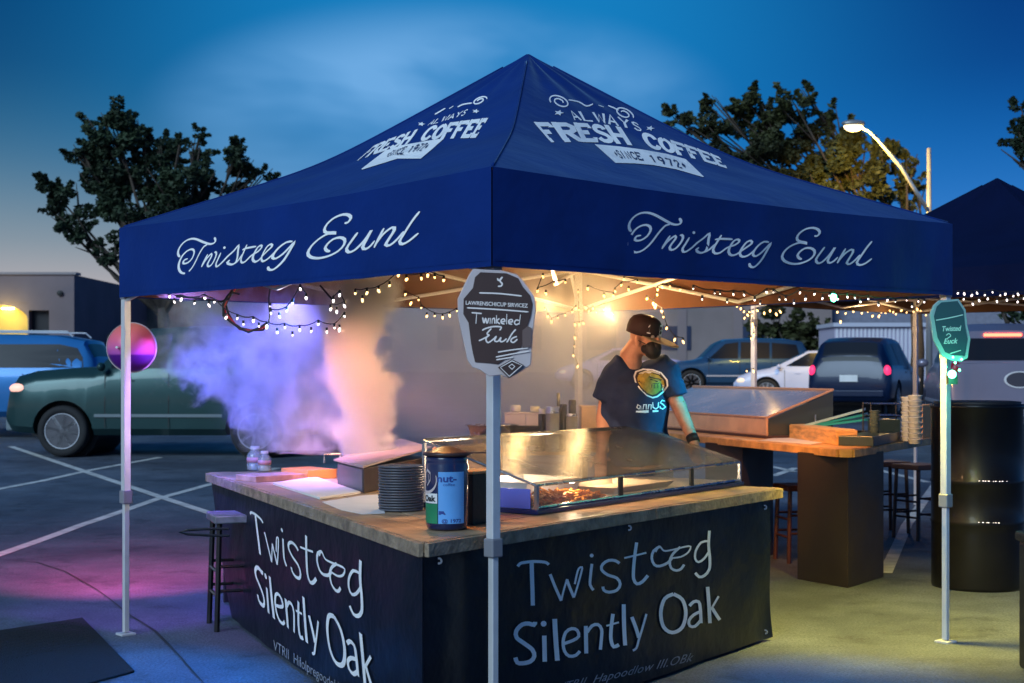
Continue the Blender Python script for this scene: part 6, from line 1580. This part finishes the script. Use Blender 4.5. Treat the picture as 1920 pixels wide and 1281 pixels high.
led3('cyan-blue stage light aimed at the ground in front of the side banner', (-1.0, 6.92, 1.95), (-1.95, 6.85, 0), 430, (.0, .25, 1.0), 60)
led3('cyan-blue stage light aimed past the right banner', (1.32, 7.08, 1.95), (1.62, 6.95, 0), 150, (.0, .30, 1.0), 44)

gb = thing('green_bulb', 'single green bulb glowing under the right side of the blue canopy', 'bulb', P(1563, 556, Yedge(1563, 0, .12)))
MB().ell(P(1563, 558, Yedge(1563, 0, .12)), (.016, .016, .022), 10, 8).build('bulb', emat('green_lens', (.1, 1.0, .45), 26), gb, smooth=True)
MB().tube([P(1563, 546, Yedge(1563, 0, .12)), P(1563, 554, Yedge(1563, 0, .12))], .008, 6).build('socket', M_BLACK, gb)
area_lamp('green_bulb_light', 'POINT', P(1563, 562, Yedge(1563, 0, .10)), None, 2.5, (.05, 1.0, .35), .02, parent=gb)
# ================================================================== smoke
def smoke():
    m = bpy.data.materials.new('smoke'); m.use_nodes = True; nt = m.node_tree; N = nt.nodes; Lk = nt.links
    N.remove(N['Principled BSDF']); out = N['Material Output']
    pv = N.new('ShaderNodeVolumePrincipled'); Lk.new(pv.outputs[0], out.inputs['Volume'])
    pv.inputs['Color'].default_value = (.93, .93, .95, 1); pv.inputs['Anisotropy'].default_value = .1
    tc = N.new('ShaderNodeTexCoord'); s = N.new('ShaderNodeSeparateXYZ'); Lk.new(tc.outputs['Object'], s.inputs[0])
    X, Yy, Z = s.outputs
    def M(op, a, b=None, c=None):
        n = N.new('ShaderNodeMath'); n.operation = op
        for i, v in enumerate((a, b, c)):
            if v is None: continue
            if isinstance(v, (int, float)): n.inputs[i].default_value = v
            else: Lk.new(v, n.inputs[i])
        return n.outputs[0]
    def MR(src, a, b, c=0.0, d=1.0, sm=True):
        n = N.new('ShaderNodeMapRange'); n.interpolation_type = 'SMOOTHSTEP' if sm else 'LINEAR'; Lk.new(src, n.inputs[0])
        for i, v in zip((1, 2, 3, 4), (a, b, c, d)): n.inputs[i].default_value = v
        return n.outputs[0]
    def NZ(sc_, det, dist=0.0, off=(0, 0, 0)):
        mp = N.new('ShaderNodeMapping'); Lk.new(tc.outputs['Object'], mp.inputs[0]); mp.inputs['Location'].default_value = off
        n = N.new('ShaderNodeTexNoise'); n.inputs['Scale'].default_value = sc_; n.inputs['Detail'].default_value = det; n.inputs['Distortion'].default_value = dist
        Lk.new(mp.outputs[0], n.inputs['Vector']); return n.outputs[0]
    n1 = M('SUBTRACT', NZ(2.6, 3, .6), .5); n2 = M('SUBTRACT', NZ(6.5, 3, .8, (3, 1, 2)), .5)
    n3 = M('SUBTRACT', NZ(17, 2, .5, (5, 2, 7)), .5); nn = M('ADD', M('ADD', M('MULTIPLY', n1, 1.0), M('MULTIPLY', n2, .62)), M('MULTIPLY', n3, .22))
    # rising column
    wob = M('MULTIPLY', M('SINE', M('MULTIPLY', Z, 7.0)), .035)
    dx = M('SUBTRACT', X, M('ADD', -.90, wob)); dy = M('SUBTRACT', Yy, 8.50)
    rr = M('SQRT', M('ADD', M('MULTIPLY', dx, dx), M('MULTIPLY', M('MULTIPLY', dy, dy), .8)))
    rad = M('ADD', .115, M('MULTIPLY', M('SUBTRACT', Z, 1.0), .07))
    colm = MR(M('ADD', M('SUBTRACT', rr, rad), M('MULTIPLY', nn, .50)), -.07, .03, 1, 0)
    colz = M('MULTIPLY', MR(Z, .97, 1.0), MR(Z, 1.95, 2.2, 1, 0)); colm = M('MULTIPLY', colm, colz)
    # drifting plume to the left
    zl = MR(X, -1.25, -2.15, .96, 1.50)
    low = MR(M('ADD', M('SUBTRACT', Z, zl), M('MULTIPLY', nn, .9)), .0, .10)
    lf = MR(M('ADD', X, M('MULTIPLY', nn, .5)), -2.18, -1.92); rt_ = MR(M('ADD', X, M('MULTIPLY', nn, .5)), -.95, -.75, 1, 0)
    yy = MR(M('ADD', M('ABSOLUTE', M('SUBTRACT', Yy, 9.0)), M('MULTIPLY', nn, .4)), .25, .5, 1, 0)
    den = MR(M('ADD', n1, M('ADD', M('MULTIPLY', n2, 1.1), M('MULTIPLY', n3, .4))), -.12, .16, .05, 1.0)
    plume = M('MULTIPLY', M('MULTIPLY', M('MULTIPLY', low, lf), M('MULTIPLY', rt_, yy)), den)
    # thin veil that fills the back of the tent
    veil = M('MULTIPLY', MR(Yy, 8.9, 9.6), M('MULTIPLY', MR(X, .4, 1.2, 1, 0), MR(Z, .9, 1.3)))
    veil = M('MULTIPLY', M('MULTIPLY', veil, MR(X, -2.0, -1.55)), MR(n1, -.2, .2, .5, 1.0))
    D = M('ADD', M('ADD', M('MULTIPLY', colm, 17.0), M('MULTIPLY', plume, 4.0)), M('MULTIPLY', veil, .8))
    Lk.new(D, pv.inputs['Density'])
    b = MB(); b.obox((-2.34, 7.85, .985), (3.6, 0, 0), (0, 3.4, 0), (0, 0, 1.22))
    o = b.build('smoke', m); tag(o, kind='stuff', label='violet and orange smoke rising from the griddle and drifting left', cat='smoke')
    m.cycles.volume_sampling = 'MULTIPLE_IMPORTANCE' if hasattr(m, 'cycles') and hasattr(m.cycles, 'volume_sampling') else None
try: smoke()
except Exception as ex: print('SMOKE', ex); raise
